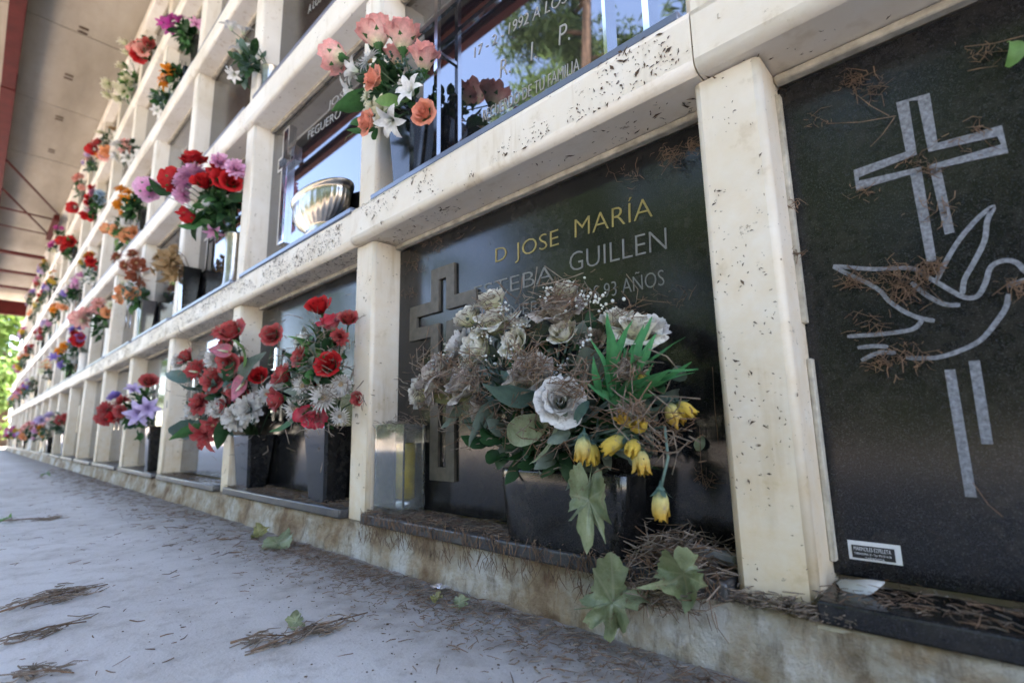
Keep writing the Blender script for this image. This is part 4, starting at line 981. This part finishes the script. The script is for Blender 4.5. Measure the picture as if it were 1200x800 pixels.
bouquet('orchid pink peonies and red roses bunched in the second row', 240, 225, 1,
        [(230, 204, 17, 'mum', 'peony'), (222, 214, 14, 'mum', 'peony'), (178, 223, 13, 'rose', 'peony'), (210, 228, 11, 'mum', 'peony'), (265, 192, 13, 'mum', 'peony'), (284, 200, 13, 'mum', 'peony'), (203, 211, 14, 'rose', 'red'), (232, 186, 12, 'rose', 'red'), (247, 215, 13, 'rose', 'red'), (263, 209, 13, 'rose', 'red'), (281, 215, 12, 'rose', 'red'), (252, 197, 11, 'rose', 'red'), (222, 256, 13, 'rose', 'red'), (215, 248, 8, 'rose', 'red'), (248, 272, 9, 'lily', 'peony'), (252, 240, 6, 'daisy', 'white'), (268, 232, 6, 'daisy', 'white')],
        DK, 42, 0, -.07, False, dens=170, near_leaves=[(200, 228, 182, 222, 'dark', .5), (240, 250, 224, 276, 'mid', .6), (250, 245, 212, 265, 'dark', .4), (265, 235, 290, 228, 'dark', .4), (250, 260, 232, 270, 'mid', .5), (265, 260, 280, 250, 'dark', .4)])
bouquet('spray of rust brown dried flowers in the second row', 152, 308, 1, [(142, 302, 9, 'daisy', 'rust'), (152, 298, 10, 'daisy', 'rust'), (160, 308, 10, 'daisy', 'rust'), (150, 312, 10, 'daisy', 'rust'), (158, 296, 8, 'daisy', 'rust')], [P['rust']], 16, 1, -.06, True, NEEDLE, 30)
bouquet('dry tan spray of grassy sprigs in the second row', 192, 308, 1, [(182, 302, 9, 'daisy', 'tan'), (192, 296, 10, 'daisy', 'tan'), (202, 300, 10, 'daisy', 'tan'), (190, 312, 9, 'daisy', 'tan'), (200, 314, 9, 'daisy', 'tan'), (184, 318, 8, 'daisy', 'tan'), (205, 290, 7, 'daisy', 'tan')], [P['tan'], P['tan']], 20, 1, -.05, True, NEEDLE, 60)
bouquet('apricot and cream flowers in a leafy bunch, second row', 150, 345, 1, [(142, 338, 8, 'rose', 'apricot'), (158, 344, 7, 'rose', 'apricot'), (147, 333, 7, 'mum', 'ivory'), (142, 350, 7, 'rose', 'apricot'), (155, 334, 6, 'lily', 'white')], PT, 16, 3, -.055, dens=60)
bouquet('large bunch of pale pink carnations in the second row', 110, 374, 1, [(96, 376, 10, 'mum', 'pink'), (106, 368, 10, 'mum', 'pink'), (116, 362, 10, 'mum', 'pink'), (100, 366, 8, 'mum', 'pink'), (122, 355, 8, 'mum', 'pink'), (88, 372, 7, 'rose', 'pink'), (130, 366, 7, 'rose', 'apricot'), (135, 358, 7, 'mum', 'ivory')], DK, 26, 2, -.06, dens=90)
bouquet('violet and white small bunch in the second row', 78, 424, 1, [(72, 428, 6, 'mum', 'violet'), (84, 420, 7, 'mum', 'white'), (88, 412, 5, 'mum', 'white'), (66, 418, 5, 'lily', 'violet')], DK, 13, 1, -.055, dens=60)
bouquet('tall white lilies climbing in the third row', 283, 72, 2, [(277, 33, 10, 'lily', 'white'), (290, 36, 10, 'lily', 'white'), (280, 55, 11, 'lily', 'white'), (270, 86, 9, 'lily', 'white'), (282, 92, 8, 'lily', 'white'), (290, 52, 8, 'lily', 'white')], [LEAF['dark'], LEAF['teal']], 26, 0, -.05, False, dens=46, sc=.95)
bouquet('cluster of bright orange marigolds in the third row', 150, 240, 2, [(146, 222, 8, 'mum', 'orange'), (153, 226, 7, 'mum', 'orange'), (144, 232, 8, 'mum', 'orange'), (138, 240, 7, 'mum', 'orange'), (145, 250, 6, 'mum', 'orange'), (155, 235, 6, 'mum', 'orange')], DK, 20, 1, -.055, dens=110)
bouquet('apricot roses in a broad leafy bunch, third row', 136, 268, 2, [(126, 268, 7, 'rose', 'apricot'), (138, 270, 8, 'rose', 'apricot'), (148, 276, 8, 'rose', 'apricot'), (155, 272, 7, 'rose', 'apricot'), (132, 262, 7, 'mum', 'white'), (155, 262, 7, 'mum', 'white'), (143, 262, 7, 'mum', 'ivory')], [LEAF['mid'], LEAF['light'], LEAF['dark']], 24, 0, -.06, dens=90)
bouquet('magenta orchids with dark leaves in the fourth row', 212, 38, 3, [(197, 32, 8, 'lily', 'magenta'), (213, 23, 9, 'lily', 'magenta'), (188, 26, 6, 'lily', 'magenta'), (204, 28, 7, 'lily', 'magenta'), (232, 28, 7, 'lily', 'peony'), (206, 22, 6, 'mum', 'magenta')], DK, 20, 1, -.05, dens=110)
bouquet('orange lilies above a dark bunch in the fourth row', 198, 92, 3, [(188, 95, 8, 'lily', 'orange'), (200, 86, 9, 'lily', 'orange'), (204, 82, 7, 'rose', 'orange'), (195, 93, 7, 'lily', 'apricot')], DK, 14, 1, -.05, dens=60)
bouquet('small blue and white bunch in the fourth row', 183, 122, 3, [(183, 112, 6, 'lily', 'white'), (180, 122, 6, 'lily', 'blue'), (185, 130, 6, 'lily', 'white')], PT, 12, 0, -.05, dens=50)
bouquet('coral red and pink roses in the top row', 166, 56, 4, [(163, 50, 8, 'rose', 'red'), (160, 60, 8, 'rose', 'pink'), (172, 60, 8, 'rose', 'pink'), (165, 68, 8, 'rose', 'red'), (177, 52, 7, 'rose', 'redd')], DK, 17, 0, -.05, dens=60)
bouquet('cream and ivory blossoms spilling from the top row', 143, 95, 4, [(150, 52, 8, 'mum', 'ivory'), (148, 62, 8, 'mum', 'ivory'), (146, 80, 8, 'mum', 'ivory'), (140, 104, 9, 'mum', 'ivory'), (130, 100, 8, 'mum', 'ivory'), (135, 114, 9, 'mum', 'ivory'), (148, 108, 9, 'mum', 'ivory'), (128, 112, 7, 'mum', 'ivory'), (152, 96, 8, 'mum', 'ivory')], [LEAF['mid'], LEAF['light']], 26, 0, -.06, dens=90)
bouquet('dusty beige and red dried bunch in the top row', 122, 172, 4, [(108, 175, 7, 'rose', 'red'), (118, 168, 6, 'rose', 'redd'), (126, 178, 8, 'mum', 'apricot'), (122, 184, 7, 'mum', 'pink'), (130, 150, 8, 'daisy', 'tan'), (120, 156, 7, 'daisy', 'ivory'), (113, 182, 5, 'mum', 'orange')], GY, 17, 2, -.05, dens=50)
bouquet('pale pink and white faded bunch in the fourth row', 146, 178, 3, [(142, 170, 8, 'mum', 'white'), (150, 176, 8, 'mum', 'pink'), (140, 184, 8, 'mum', 'white'), (152, 186, 7, 'lily', 'white'), (146, 166, 7, 'mum', 'pink')], GY, 15, 2, -.05, dens=60)
bouquet('coral orange blossoms in the top row', 96, 138, 4, [(94, 132, 7, 'mum', 'redd'), (100, 128, 6, 'mum', 'magenta'), (92, 140, 6, 'mum', 'orange'), (88, 150, 5, 'mum', 'apricot')], PT, 13, 0, -.05, dens=50)
bouquet('blue and white blossoms with red roses in the fourth row', 104, 240, 3, [(90, 244, 7, 'rose', 'red'), (104, 254, 7, 'rose', 'red'), (100, 246, 8, 'mum', 'white'), (116, 234, 7, 'mum', 'blue'), (122, 228, 6, 'mum', 'blue'), (108, 238, 4, 'rose', 'red')], DK, 18, 2, -.06, dens=80)
bouquet('red roses and white blossoms in the fourth row', 78, 284, 3, [(72, 282, 6, 'rose', 'red'), (84, 283, 6, 'rose', 'red'), (80, 292, 6, 'mum', 'white'), (74, 294, 5, 'mum', 'white')], DK, 12, 1, -.055, dens=60)
bouquet('pink orchid spray in the third row', 102, 326, 2, [(98, 322, 6, 'lily', 'peony'), (106, 318, 6, 'lily', 'white'), (110, 328, 6, 'lily', 'white'), (94, 330, 5, 'lily', 'peony')], PT, 13, 0, -.05, dens=50)
bouquet('magenta and green small bunch in the third row', 84, 340, 2, [(82, 340, 6, 'mum', 'magenta'), (90, 336, 5, 'mum', 'peony'), (76, 344, 5, 'mum', 'violet')], DK, 12, 1, -.05, dens=60)
bouquet('red and lilac cascading bunch in the bottom row', 150, 478, 0, [(116, 490, 9, 'mum', 'redd'), (130, 480, 10, 'mum', 'redd'), (145, 470, 10, 'mum', 'redd'), (150, 482, 9, 'mum', 'redd'), (138, 488, 9, 'mum', 'red'), (125, 492, 8, 'mum', 'redd'), (172, 484, 13, 'lily', 'lilac'), (182, 478, 11, 'lily', 'lilac'), (165, 455, 8, 'lily', 'lilac'), (138, 464, 8, 'mum', 'violet'), (178, 446, 9, 'rose', 'redd'), (160, 490, 8, 'lily', 'lilac')], [LEAF['dark'], LEAF['mid'], LEAF['teal']], 34, 1, -.075, False, dens=130)
bouquet('dusty pink and lilac bunch low in the bottom row', 62, 494, 0, [(48, 492, 6, 'mum', 'lilac'), (56, 486, 6, 'mum', 'lilac'), (70, 492, 7, 'mum', 'redd'), (62, 498, 6, 'mum', 'whited'), (76, 488, 5, 'mum', 'redd')], GY, 16, 3, -.07, dens=60)
# the niches nobody described yet: smaller mixed bunches further along
pal = ['red', 'white', 'pink', 'peony', 'ivory', 'lilac', 'apricot', 'orange', 'redd', 'violet', 'magenta', 'yellow']
NM = {'red': 'red', 'white': 'white', 'pink': 'salmon', 'peony': 'orchid pink', 'ivory': 'ivory', 'lilac': 'lilac', 'apricot': 'apricot', 'orange': 'orange', 'redd': 'faded red', 'violet': 'violet', 'magenta': 'magenta', 'yellow': 'yellow'}
for k in range(5):
    for c in range(6 if k else 7, NC):
        if rnd.random() < .22: continue
        p1, p2 = rnd.sample(pal, 2); x = -W*c - W/2 + rnd.uniform(-.16, .2)
        z0 = FLOORS[k]+(.0005 if k == 0 else .0155); vh = rnd.uniform(.11, .17); kind, vm, vd = VG[rnd.choice((0, 1, 1, 2, 3))]
        desc = f'small {NM[p1]} and {NM[p2]} bunch, {where(k, c)}'
        if kind == 'metal': metal_vase(f'{vd} vase, {where(k, c)}', x, .024, z0, .034, vh, vm)
        else: granite_vase(f'{vd} vase, {where(k, c)}', x, .026, z0, .085, .072, vh, vm)
        t = thing('flower_bouquet', desc, 'bouquet', (x, 0, z0+vh), 'flower bouquets on the niche ledges')
        hs = []; R_ = rnd.uniform(.09, .14); kd = rnd.choice(('mum', 'rose', 'lily', 'mum'))
        for i in range(rnd.randint(6, 9)):
            d = Vector((rnd.gauss(0, 1), -abs(rnd.gauss(.5, .5)), rnd.gauss(.45, .6))).normalized()
            q = Vector((x, -.02, z0+vh+R_*.75)) + Vector((d.x*R_, d.y*.07, d.z*R_))
            hs.append(flower(t, kd if i % 3 else 'mum', p1 if i % 2 else p2, q, d+Vector((.3, -.3, 0)), rnd.uniform(.032, .045), i, lo=True, cal=False))
        stems(t, hs, (x, .024, z0+vh)); foliage(t, (x, -.02, z0+vh+R_*.5), R_*.9, .05, R_*.9, 44, (.03, .06), rnd.choice((DK, PT, GY)))

# ------------------------------------------------------------------ litter: needles, flakes, leaves
def scatter_needles(name, lab, n, fn, mt, Lr=(.01, .05), rr=(.0005, .0009), flat=.12):
    mb = MB()
    for _ in range(n):
        q = fn()
        if q is None: continue
        a_ = rnd.uniform(0, 2*PI); needle(mb, q, (math.cos(a_), math.sin(a_), rnd.gauss(0, flat)), rnd.uniform(*Lr), rnd.uniform(*rr), .12)
    return tag(mb.build(name, mt), lab, 'needles', kind='stuff')
def g_near():
    x = rnd.uniform(-1.0, .75); y = -.03-abs(rnd.gauss(0, .055)); 
    return Vector((x, y, ZG+.002+abs(rnd.gauss(0, .002))))
scatter_needles('pine_needles', 'brown pine needles swept against the foot of the kerb', 1700, g_near, NEEDLE, (.005, .022), (.0004, .0007))
scatter_needles('pine_needles', 'grey weathered needles strewn along the kerb foot', 2600, g_near, NEEDLEG, (.003, .014), (.0004, .0009))
def g_far(): return Vector((rnd.uniform(-5, -.9), -.03-abs(rnd.gauss(0, .10)), ZG+.003))
scatter_needles('pine_needles', 'needle litter along the kerb towards the far end', 600, g_far, NEEDLE, (.01, .04), (.0007, .0011))
def g_open(): return Vector((rnd.uniform(-3.5, .5), rnd.uniform(-.9, -.05), ZG+.002))
scatter_needles('pine_needles', 'stray needles scattered over the open concrete walk', 420, g_open, NEEDLE, (.004, .022), (.0004, .0008))
def g_slab():
    c = rnd.choice((-1, -1, 0, 0, 0, 0, 0, 1, 1, 2)); x = rnd.uniform(-W*(c+1)+PW+.005, -W*c-.005)
    return Vector((x, rnd.uniform(-.014, .062), .001+abs(rnd.gauss(0, .0035))))
scatter_needles('pine_needles', 'dense brown needles lying on the granite slabs of the bottom row', 3000, g_slab, NEEDLE, (.005, .022), (.0003, .0006))
scatter_needles('pine_needles', 'grey weathered needles lying on the bottom row slabs', 2600, g_slab, NEEDLEG, (.004, .018), (.0003, .0006))
def g_pile():
    q = at_z(795+rnd.gauss(0, 34), 655+rnd.gauss(0, 9), .006); return Vector((min(-.005, q.x), min(.05, max(-.03, q.y)), max(-.03, .012+rnd.gauss(0, .012) - max(0, -q.y-.005)*1.2)))
scatter_needles('needle_heap', 'heaped dry needles spilling off the slab beside the nearest post', 420, g_pile, NEEDLEG, (.012, .05), (.0006, .0011), .35)
scatter_needles('needle_heap', 'tangle of brown pine needles under the hanging yellow bud', 200, g_pile, NEEDLE, (.012, .055), (.0006, .0010), .35)
def g_postfoot():
    x = rnd.uniform(-.03, PW+.03); return Vector((x, rnd.uniform(-.016, .0), -.018+abs(rnd.gauss(0, .006))))
scatter_needles('pine_needles', 'needle bits gathered along the foot of the nearest post', 420, g_postfoot, NEEDLEG, (.005, .025))
def g_drape():
    x = rnd.uniform(-.72, -.01); t_ = rnd.random(); return Vector((x, -.017-rnd.random()*.004, -.002-.045*t_**1.5))
mb = MB()
for _ in range(520):
    q = g_drape(); needle(mb, q, (rnd.gauss(0, .5), rnd.gauss(0, .2), -1), rnd.uniform(.01, .03), .0006, .2)
tag(mb.build('pine_needles', NEEDLE), 'needles draped over the slab edge beneath the wilted roses', 'needles', kind='stuff')
# needles caught under the beams and on the plaques
mb = MB()
for (px, py, s_, n, Y) in [(790, 182, 9, 40, .05), (815, 172, 6, 34, .045), (735, 205, 10, 14, .06), (540, 262, 18, 16, .064), (505, 285, 10, 26, .064), (485, 310, 8, 18, .064), (480, 345, 6, 12, .065), (1000, 95, 8, 26, .062), (1015, 105, 12, 22, .062), (960, 140, 14, 8, .064), (1090, 318, 10, 40, .064), (1050, 326, 16, 50, .064), (1065, 345, 12, 30, .064), (1005, 328, 10, 30, .064), (1080, 195, 14, 24, .064), (1060, 420, 16, 34, .064), (1030, 425, 10, 20, .064), (1190, 335, 8, 18, .064), (1145, 150, 3, 9, .064), (1010, 225, 8, 12, .064), (790, 345, 12, 12, .064), (830, 560, 10, 14, .064), (1150, 60, 14, 14, .062), (1130, 170, 20, 10, .064), (1100, 245, 14, 14, .064), (1020, 380, 14, 14, .064), (930, 300, 5, 24, .055), (925, 240, 4, 16, .055)]:
    for _ in range(int(n*1.5)):
        q = at(px+rnd.gauss(0, s_), py+rnd.gauss(0, s_*.6), Y); needle(mb, q, (rnd.gauss(0, 1), rnd.gauss(0, .12), rnd.gauss(0, .8)), rnd.choice((.004, .006, .009, .014, .022)), rnd.uniform(.0003, .00065), .5)
for (a1, a2) in [((970, 145), (1050, 136)), ((1000, 108), (1042, 136)), ((1048, 138), (1020, 172)), ((1200, 42), (1130, 55)), ((800, 165), (775, 205)), ((1140, 565), (1175, 605)), ((835, 430), (842, 520)), ((820, 500), (824, 570))]:
    q0, q1 = at(*a1, .058), at(*a2, .060); mb.tube([q0, (q0+q1)/2+Vector((0, -.003, -.004)), q1], .0005, 4)
tag(mb.build('needle_tufts', NEEDLE), 'brown needle tufts stuck to the black plaques and under the beams', 'needles', kind='stuff')
# dark flakes stuck to the painted beams and posts
mb = MB()
def flake(q, nrm, L, wd):
    nrm = Vector(nrm); a_ = nrm.orthogonal().normalized(); a_ = Quaternion(nrm, rnd.uniform(0, 6.28)) @ a_; b_ = nrm.cross(a_)
    q = Vector(q); k = rnd.uniform(-1, 1)*L
    b0_ = len(mb.v); mb.v += [q-a_*L/2, q+b_*wd/2+a_*k*.35+nrm*.0008, q+a_*L/2+b_*k*.3, q-b_*wd/2+nrm*.0004]
    mb.face((b0_, b0_+1, b0_+2, b0_+3), None, 0, False)
def cl(): return noise.noise((qx*7, 0, qz*16)) + .6*noise.noise((qx*23, 4, qz*30))
for k in range(2):
    for _ in range(14000 if k == 0 else 1500):
        qx = rnd.uniform(-4.4, .8); und = rnd.random() < .28; qz = ROWS_B[k] + rnd.uniform(.012, BH-.004)
        dens = (1. if qx < -.82 else .5) if k == 0 else .05
        if rnd.random() > dens*1.1 or cl() < (-.15 if qx < -.82 else .06): continue
        y_ = -.0205 - (.0035 if (k == 0 and -.79 < qx < .01) else 0)
        big = rnd.random() < .15
        L = rnd.uniform(.003, .009)*(1.9 if big else .9)
        if und: flake((qx, rnd.uniform(-.004, .05), ROWS_B[k]-.0002), (0, 0, -1), L, L*.32)
        else: flake((qx, y_-.0006, qz), (0, -1, 0), L*rnd.uniform(.35, 1), L*rnd.uniform(.15, .4))
for c in range(0, 6):
    for _ in range(520 if c == 0 else 160):
        zz_ = .575*rnd.random()**.85; side = rnd.random() < .3; qx, qz = -W*c+rnd.uniform(.006, PW-.006), zz_
        L = rnd.uniform(.0015, .004)*(2.2 if rnd.random() < .12 else 1)
        if noise.noise((qx*30, c, qz*14)) < -.08: continue
        if side: flake((-W*c+PW+.0008, rnd.uniform(.004, .06), zz_), (1, 0, 0), L, L*.35)
        else: flake((qx, -.0012, zz_), (0, -1, 0), L, L*.4)
o = mb.build('debris_flakes', FLAKE); tag(o, 'dark dried flakes stuck to the cream beams and posts', 'debris', kind='stuff')
# grit on the walk
mb = MB()
for _ in range(1500):
    x, y = rnd.uniform(-3, .6), rnd.uniform(-.95, -.03)
    if rnd.random() < .65: x, y = rnd.uniform(-1.4, .5), -.03-abs(rnd.gauss(0, .13))
    s_ = rnd.uniform(.0005, .0016)*(1.8 if rnd.random() < .05 else 1); b0_ = len(mb.v)
    mb.v += [Vector((x+s_*math.cos(a_)*rnd.uniform(.6, 1.5), y+s_*math.sin(a_), ZG+.0006)) for a_ in (0, 1.5, 3.1, 4.6)] + [Vector((x+s_*rnd.uniform(-.4, .4), y, ZG+s_*.45+.001))]
    for i in range(4): mb.face((b0_+i, b0_+(i+1) % 4, b0_+4), None, 0, False)
tag(mb.build('grit', FLAKE), 'fine dark grit and seeds peppered over the concrete walk', 'grit', kind='stuff')
# needle clumps lying on the walk
def clump(lab, px, py, ang, L, n, wd):
    q = at_z(px, py, ZG); t = thing('needle_clump', lab, 'needle clump', (q.x, q.y, ZG+.001), 'needle clumps on the walk')
    mb = MB(); d = Vector((math.cos(ang), math.sin(ang), 0)); s_ = Vector((-d.y, d.x, 0))
    subs = [d*rnd.uniform(-L*.4, L*.4)+s_*rnd.gauss(0, wd*1.2) for _ in range(5)]
    for _ in range(n):
        sc_ = rnd.choice(subs); p = sc_ + d*rnd.gauss(0, L*.13)+s_*rnd.gauss(0, wd*.7)+Vector((0, 0, abs(rnd.gauss(.003, .004)))); needle(mb, p, d+s_*rnd.gauss(0, .7)+Vector((0, 0, rnd.gauss(0, .12))), rnd.uniform(.010, .04), rnd.uniform(.0005, .0012), .2)
    mb.build('needles', NEEDLEG, t)
    mb = MB(); mb.tube([-d*L*.5+Vector((0, 0, .003)), Vector((0, 0, .006))+s_*.004, d*L*.6+Vector((0, 0, .002))], [.0016, .0013, .0008], 5); mb.build('twig', NEEDLE, t)
def gdir(a1, a2): q0, q1 = at_z(*a1, ZG), at_z(*a2, ZG); return math.atan2(q1.y-q0.y, q1.x-q0.x), (q1-q0).length
for lab, a1, a2, n, wd in [('thick clump of dry needles at the left edge of the walk', (0, 720), (120, 688), 100, .012), ('long needle clump in the front middle of the walk', (300, 765), (425, 722), 80, .007), ('thin needle clump low at left on the walk', (15, 752), (95, 732), 34, .004), ('needle clump cut by the lower left picture edge', (15, 798), (80, 792), 34, .006), ('faint needle streak left of the pale standing leaf', (270, 757), (330, 748), 18, .004), ('small needle clump on the far part of the walk', (0, 612), (70, 608), 60, .008)]:
    an, L = gdir(a1, a2); clump(lab, (a1[0]+a2[0])/2, (a1[1]+a2[1])/2, an, L, n, wd)
# single leaves on the ground
def on_ground(lab, mt, var, px, py, rp, roll, nrm=(0, 0, 1), curl=.4, dz=.006):
    q = at_z(px, py, ZG); return leaf_thing(lab, mt, var, q+Vector((0, 0, dz)), nrm, rp*depth(q)/F_PX, roll, curl)
on_ground('pale green broad leaf lying by the kerb below the second post', 'dry', 1, 325, 642, 36, 2.6, (.15, -.3, 1), .35, .010)
on_ground('small yellow olive leaf curled beside the pale leaf near the kerb', 'olive', 2, 303, 630, 18, .6, (.1, -.5, 1), .7, .012)
on_ground('pale leaf fragment standing on the walk beside the long needle clump', 'dry', 6, 347, 738, 19, 2.2, (.4, -.75, .5), .6, .010)
on_ground('faded leaf scrap lying beside the foil near the kerb', 'dry', 2, 538, 711, 20, .1, (.1, -.35, 1), .3, .006)
on_ground('dark curled leaf under the faded scrap near the kerb', 'olive', 3, 512, 706, 14, 1.9, (.2, -.4, 1), .8, .006)
on_ground('bright green leaf on the far walk near the kerb', 'light', 1, 52, 558, 9, .3, (.1, -.2, 1), .4, .012) if False else None
q = at_z(52, 558, ZG); tag(link('dry_leaf', plane_leaf_me(LEAF['light'], 4, .4), None, frame(q+Vector((0, 0, .015)), (.1, -.2, 1), .3, .045)), 'small bright green leaf on the far left of the walk', 'leaf', 'fallen broad leaves')
q = at_z(6, 613, ZG); tag(link('dry_leaf', plane_leaf_me(LEAF['light'], 7, .5), None, frame(q+Vector((0, 0, .012)), (.2, -.5, .8), 1.3, .03)), 'green leaf at the left picture edge on the walk', 'leaf', 'fallen broad leaves')
q = at(818, 528, .058); tag(link('dry_leaf', leaf_me(LEAF['dry'], .6, 50, 2), None, frame(q, (.3, -.1, .9), .4, .022)), 'small pale leaf stuck on the black plaque beside the nearest post', 'leaf')
q = at(1186, 62, .055); tag(link('dry_leaf', leaf_me(LEAF['light'], .42, 70, 1), None, frame(q+Vector((-.005, 0, -.012)), (.6, -.3, .7), 1.1, .036)), 'green leaf caught at the top right corner of the dove plaque', 'leaf')
# foil scrap and cardboard bit, paper by the dove plaque
q = at_z(515, 692, ZG); g = MB(); rows = [[Vector((x*.03-.015+.003*noise.noise((x*9, y*7, 1)), y*.018-.009, .004+.006*noise.noise((x*6, y*5, 2))+.002)) for x in [i/8 for i in range(9)]] for y in [i/5 for i in range(6)]]
g.grid(rows, smooth=False); o = g.build('foil_scrap', FOIL); o.location = (q.x, q.y, ZG+.001); tag(o, 'crumpled silver foil scrap on the walk near the kerb', 'foil')
q = at(832, 626, .02); o = link('card_scrap', bevel_mesh('card_scrap', .045, .012, .016, GREYP, .003, 2), None, Matrix.Translation((-.032, .035, .004)) @ Matrix.Rotation(.12, 4, 'Y')); tag(o, 'grey card scrap on the slab beside the nearest post', 'scrap')
q = at_z(985, 664, .003); o = link('paper_scrap', leaf_me(STICKW, .5, 30, 2), None, frame((PW+.012, .03, .004), (1, -.3, .15), .3, .04)); tag(o, 'white paper scrap at the corner of the dove plaque', 'scrap')

# ------------------------------------------------------------------ trees across the walk and beyond the far end
def m_foliage(name, a, b_):
    m, n, bs, o = mat(name); g_ = geo(n); x = noise_n(n, g_, 1.3, 5); n.links.new(ramp(n, x, [(.35, a), (.65, b_)]), bs.inputs['Base Color']); bs.inputs['Roughness'].default_value = .6
    t_ = n.nodes.new('ShaderNodeBsdfTranslucent'); t_.inputs[0].default_value = (*b_, 1); ms = n.nodes.new('ShaderNodeMixShader'); ms.inputs[0].default_value = .3
    n.links.new(bs.outputs[0], ms.inputs[1]); n.links.new(t_.outputs[0], ms.inputs[2]); n.links.new(ms.outputs[0], o.inputs[0]); return m
PINE = m_foliage('pine_foliage', (.045, .085, .025), (.11, .18, .055)); BROAD = m_foliage('broadleaf_foliage', (.06, .12, .02), (.12, .21, .035))
def tree(name, lab, x, y, h, cr, base, mt, n=420, lw=.10, ll=.45, cone=.6, per=9):
    t = thing(name, lab, 'tree', (x, y, ZG-.03), 'trees around the burial wall'); rg = random.Random(int(x*31+y*17))
    g = MB(); pts = [(rg.uniform(-.1, .1)*k, rg.uniform(-.1, .1)*k, h*.97*k/6) for k in range(7)]; pts[0] = (0, 0, 0)
    g.tube(pts, [.20*h/10*(1-k/6.6) + .02 for k in range(7)], 9)
    cl_ = []
    for i in range(26):
        f = rg.random(); z = base+(h-base)*f; a_ = rg.uniform(0, 6.28); r = cr*(1-cone*f)*rg.uniform(.6, 1.); p0 = Vector(pts[min(6, int(z/h*6))])
        e = Vector((p0.x+r*math.cos(a_), p0.y+r*math.sin(a_), z+rg.uniform(-.1, .5))); s_ = Vector((p0.x, p0.y, z-.3)); cl_.append((s_, e))
        g.tube([s_, (s_+e)/2+Vector((0, 0, .15)), e], [.05*h/10, .035*h/10, .012], 5)
    g.build('trunk', BARK, t)
    g = MB()
    for i in range(n):
        s_, e = rg.choice(cl_); f = rg.uniform(.35, 1.08); c = s_.lerp(e, f)+Vector((rg.gauss(0, .22), rg.gauss(0, .22), rg.gauss(0, .2)))*cr/2.4
        ax = Vector((rg.gauss(0, 1), rg.gauss(0, 1), rg.gauss(.3, .7)))
        for j in range(per):
            d = (ax + Vector((rg.gauss(0, .9), rg.gauss(0, .9), rg.gauss(0, .9)))).normalized(); sd = d.orthogonal().normalized(); sd = Quaternion(d, rg.uniform(0, 6.28)) @ sd
            L = ll*rg.uniform(.6, 1.2); wd = lw*rg.uniform(.6, 1.2); q = c+Vector((rg.gauss(0, .12), rg.gauss(0, .12), rg.gauss(0, .12)))
            b0_ = len(g.v); g.v += [q-sd*wd*.3, q+d*L*.5-sd*wd*.5, q+d*L, q+d*L*.5+sd*wd*.5]; g.face((b0_, b0_+1, b0_+2, b0_+3), None, 0, True)
    o = g.build('crown', mt, t); o['kind'] = 'stuff'
tree('pine_tree', 'tall full pine mirrored in the polished plaque', -6.15, -9.2, 15, 3.3, 3.6, PINE, 2800, .075, .36, .35, per=12)
tree('pine_tree', 'dark pine across the walk mirrored in the black plaques', -1.4, -8.2, 11, 2.8, 1.2, PINE, 1500, .075, .36, per=11)
tree('pine_tree', 'pine standing behind the photographer opposite the dove plaque', 1.6, -7.6, 10, 2.8, .8, PINE, 1500, .075, .36, per=11)
tree('pine_tree', 'low pine left of the tall mirrored one', -9.6, -10.8, 6.0, 2.2, .8, PINE, 650, .075, .36, per=10)
tree('pine_tree', 'low loose pine farther left across the walk', -13.2, -9.8, 6.2, 2.3, .8, PINE, 600, .075, .36, per=10)
tree('pine_tree', 'squat pine opposite the far end of the wall', -20, -9.5, 6.5, 2.8, .8, PINE, 1100, .075, .36, per=10)
tree('broadleaf_tree', 'bright green leafy tree beyond the far end of the wall', -22.5, .2, 6.5, 2.6, .6, BROAD, 900, .16, .24, .3)
tree('broadleaf_tree', 'sunlit green tree left of the far end', -24.5, -3.6, 7.0, 2.8, .5, BROAD, 700, .16, .24, .3)
tree('broadleaf_tree', 'green tree behind the far corner of the wall', -25, 4.0, 7.5, 3.0, .6, BROAD, 600, .16, .24, .3)

for k, (x, y, h) in enumerate([(-15.0, -8.2, 1.8), (-10.5, -8.0, 2.0), (-5.6, -7.2, 2.4), (-3.6, -6.0, 3.0), (-1.5, -5.3, 2.8), (.5, -5.0, 3.2), (2.5, -5.2, 3.0), (4.6, -5.8, 3.0)]):
    tree('evergreen_shrub', 'dense dark evergreen shrub across the walk, ' + (ORD[k+1] + ' from the far end' if k else 'farthest from the camera'), x, y, h, 1.35, .05, PINE, 650, .10, .26, .35, per=10)
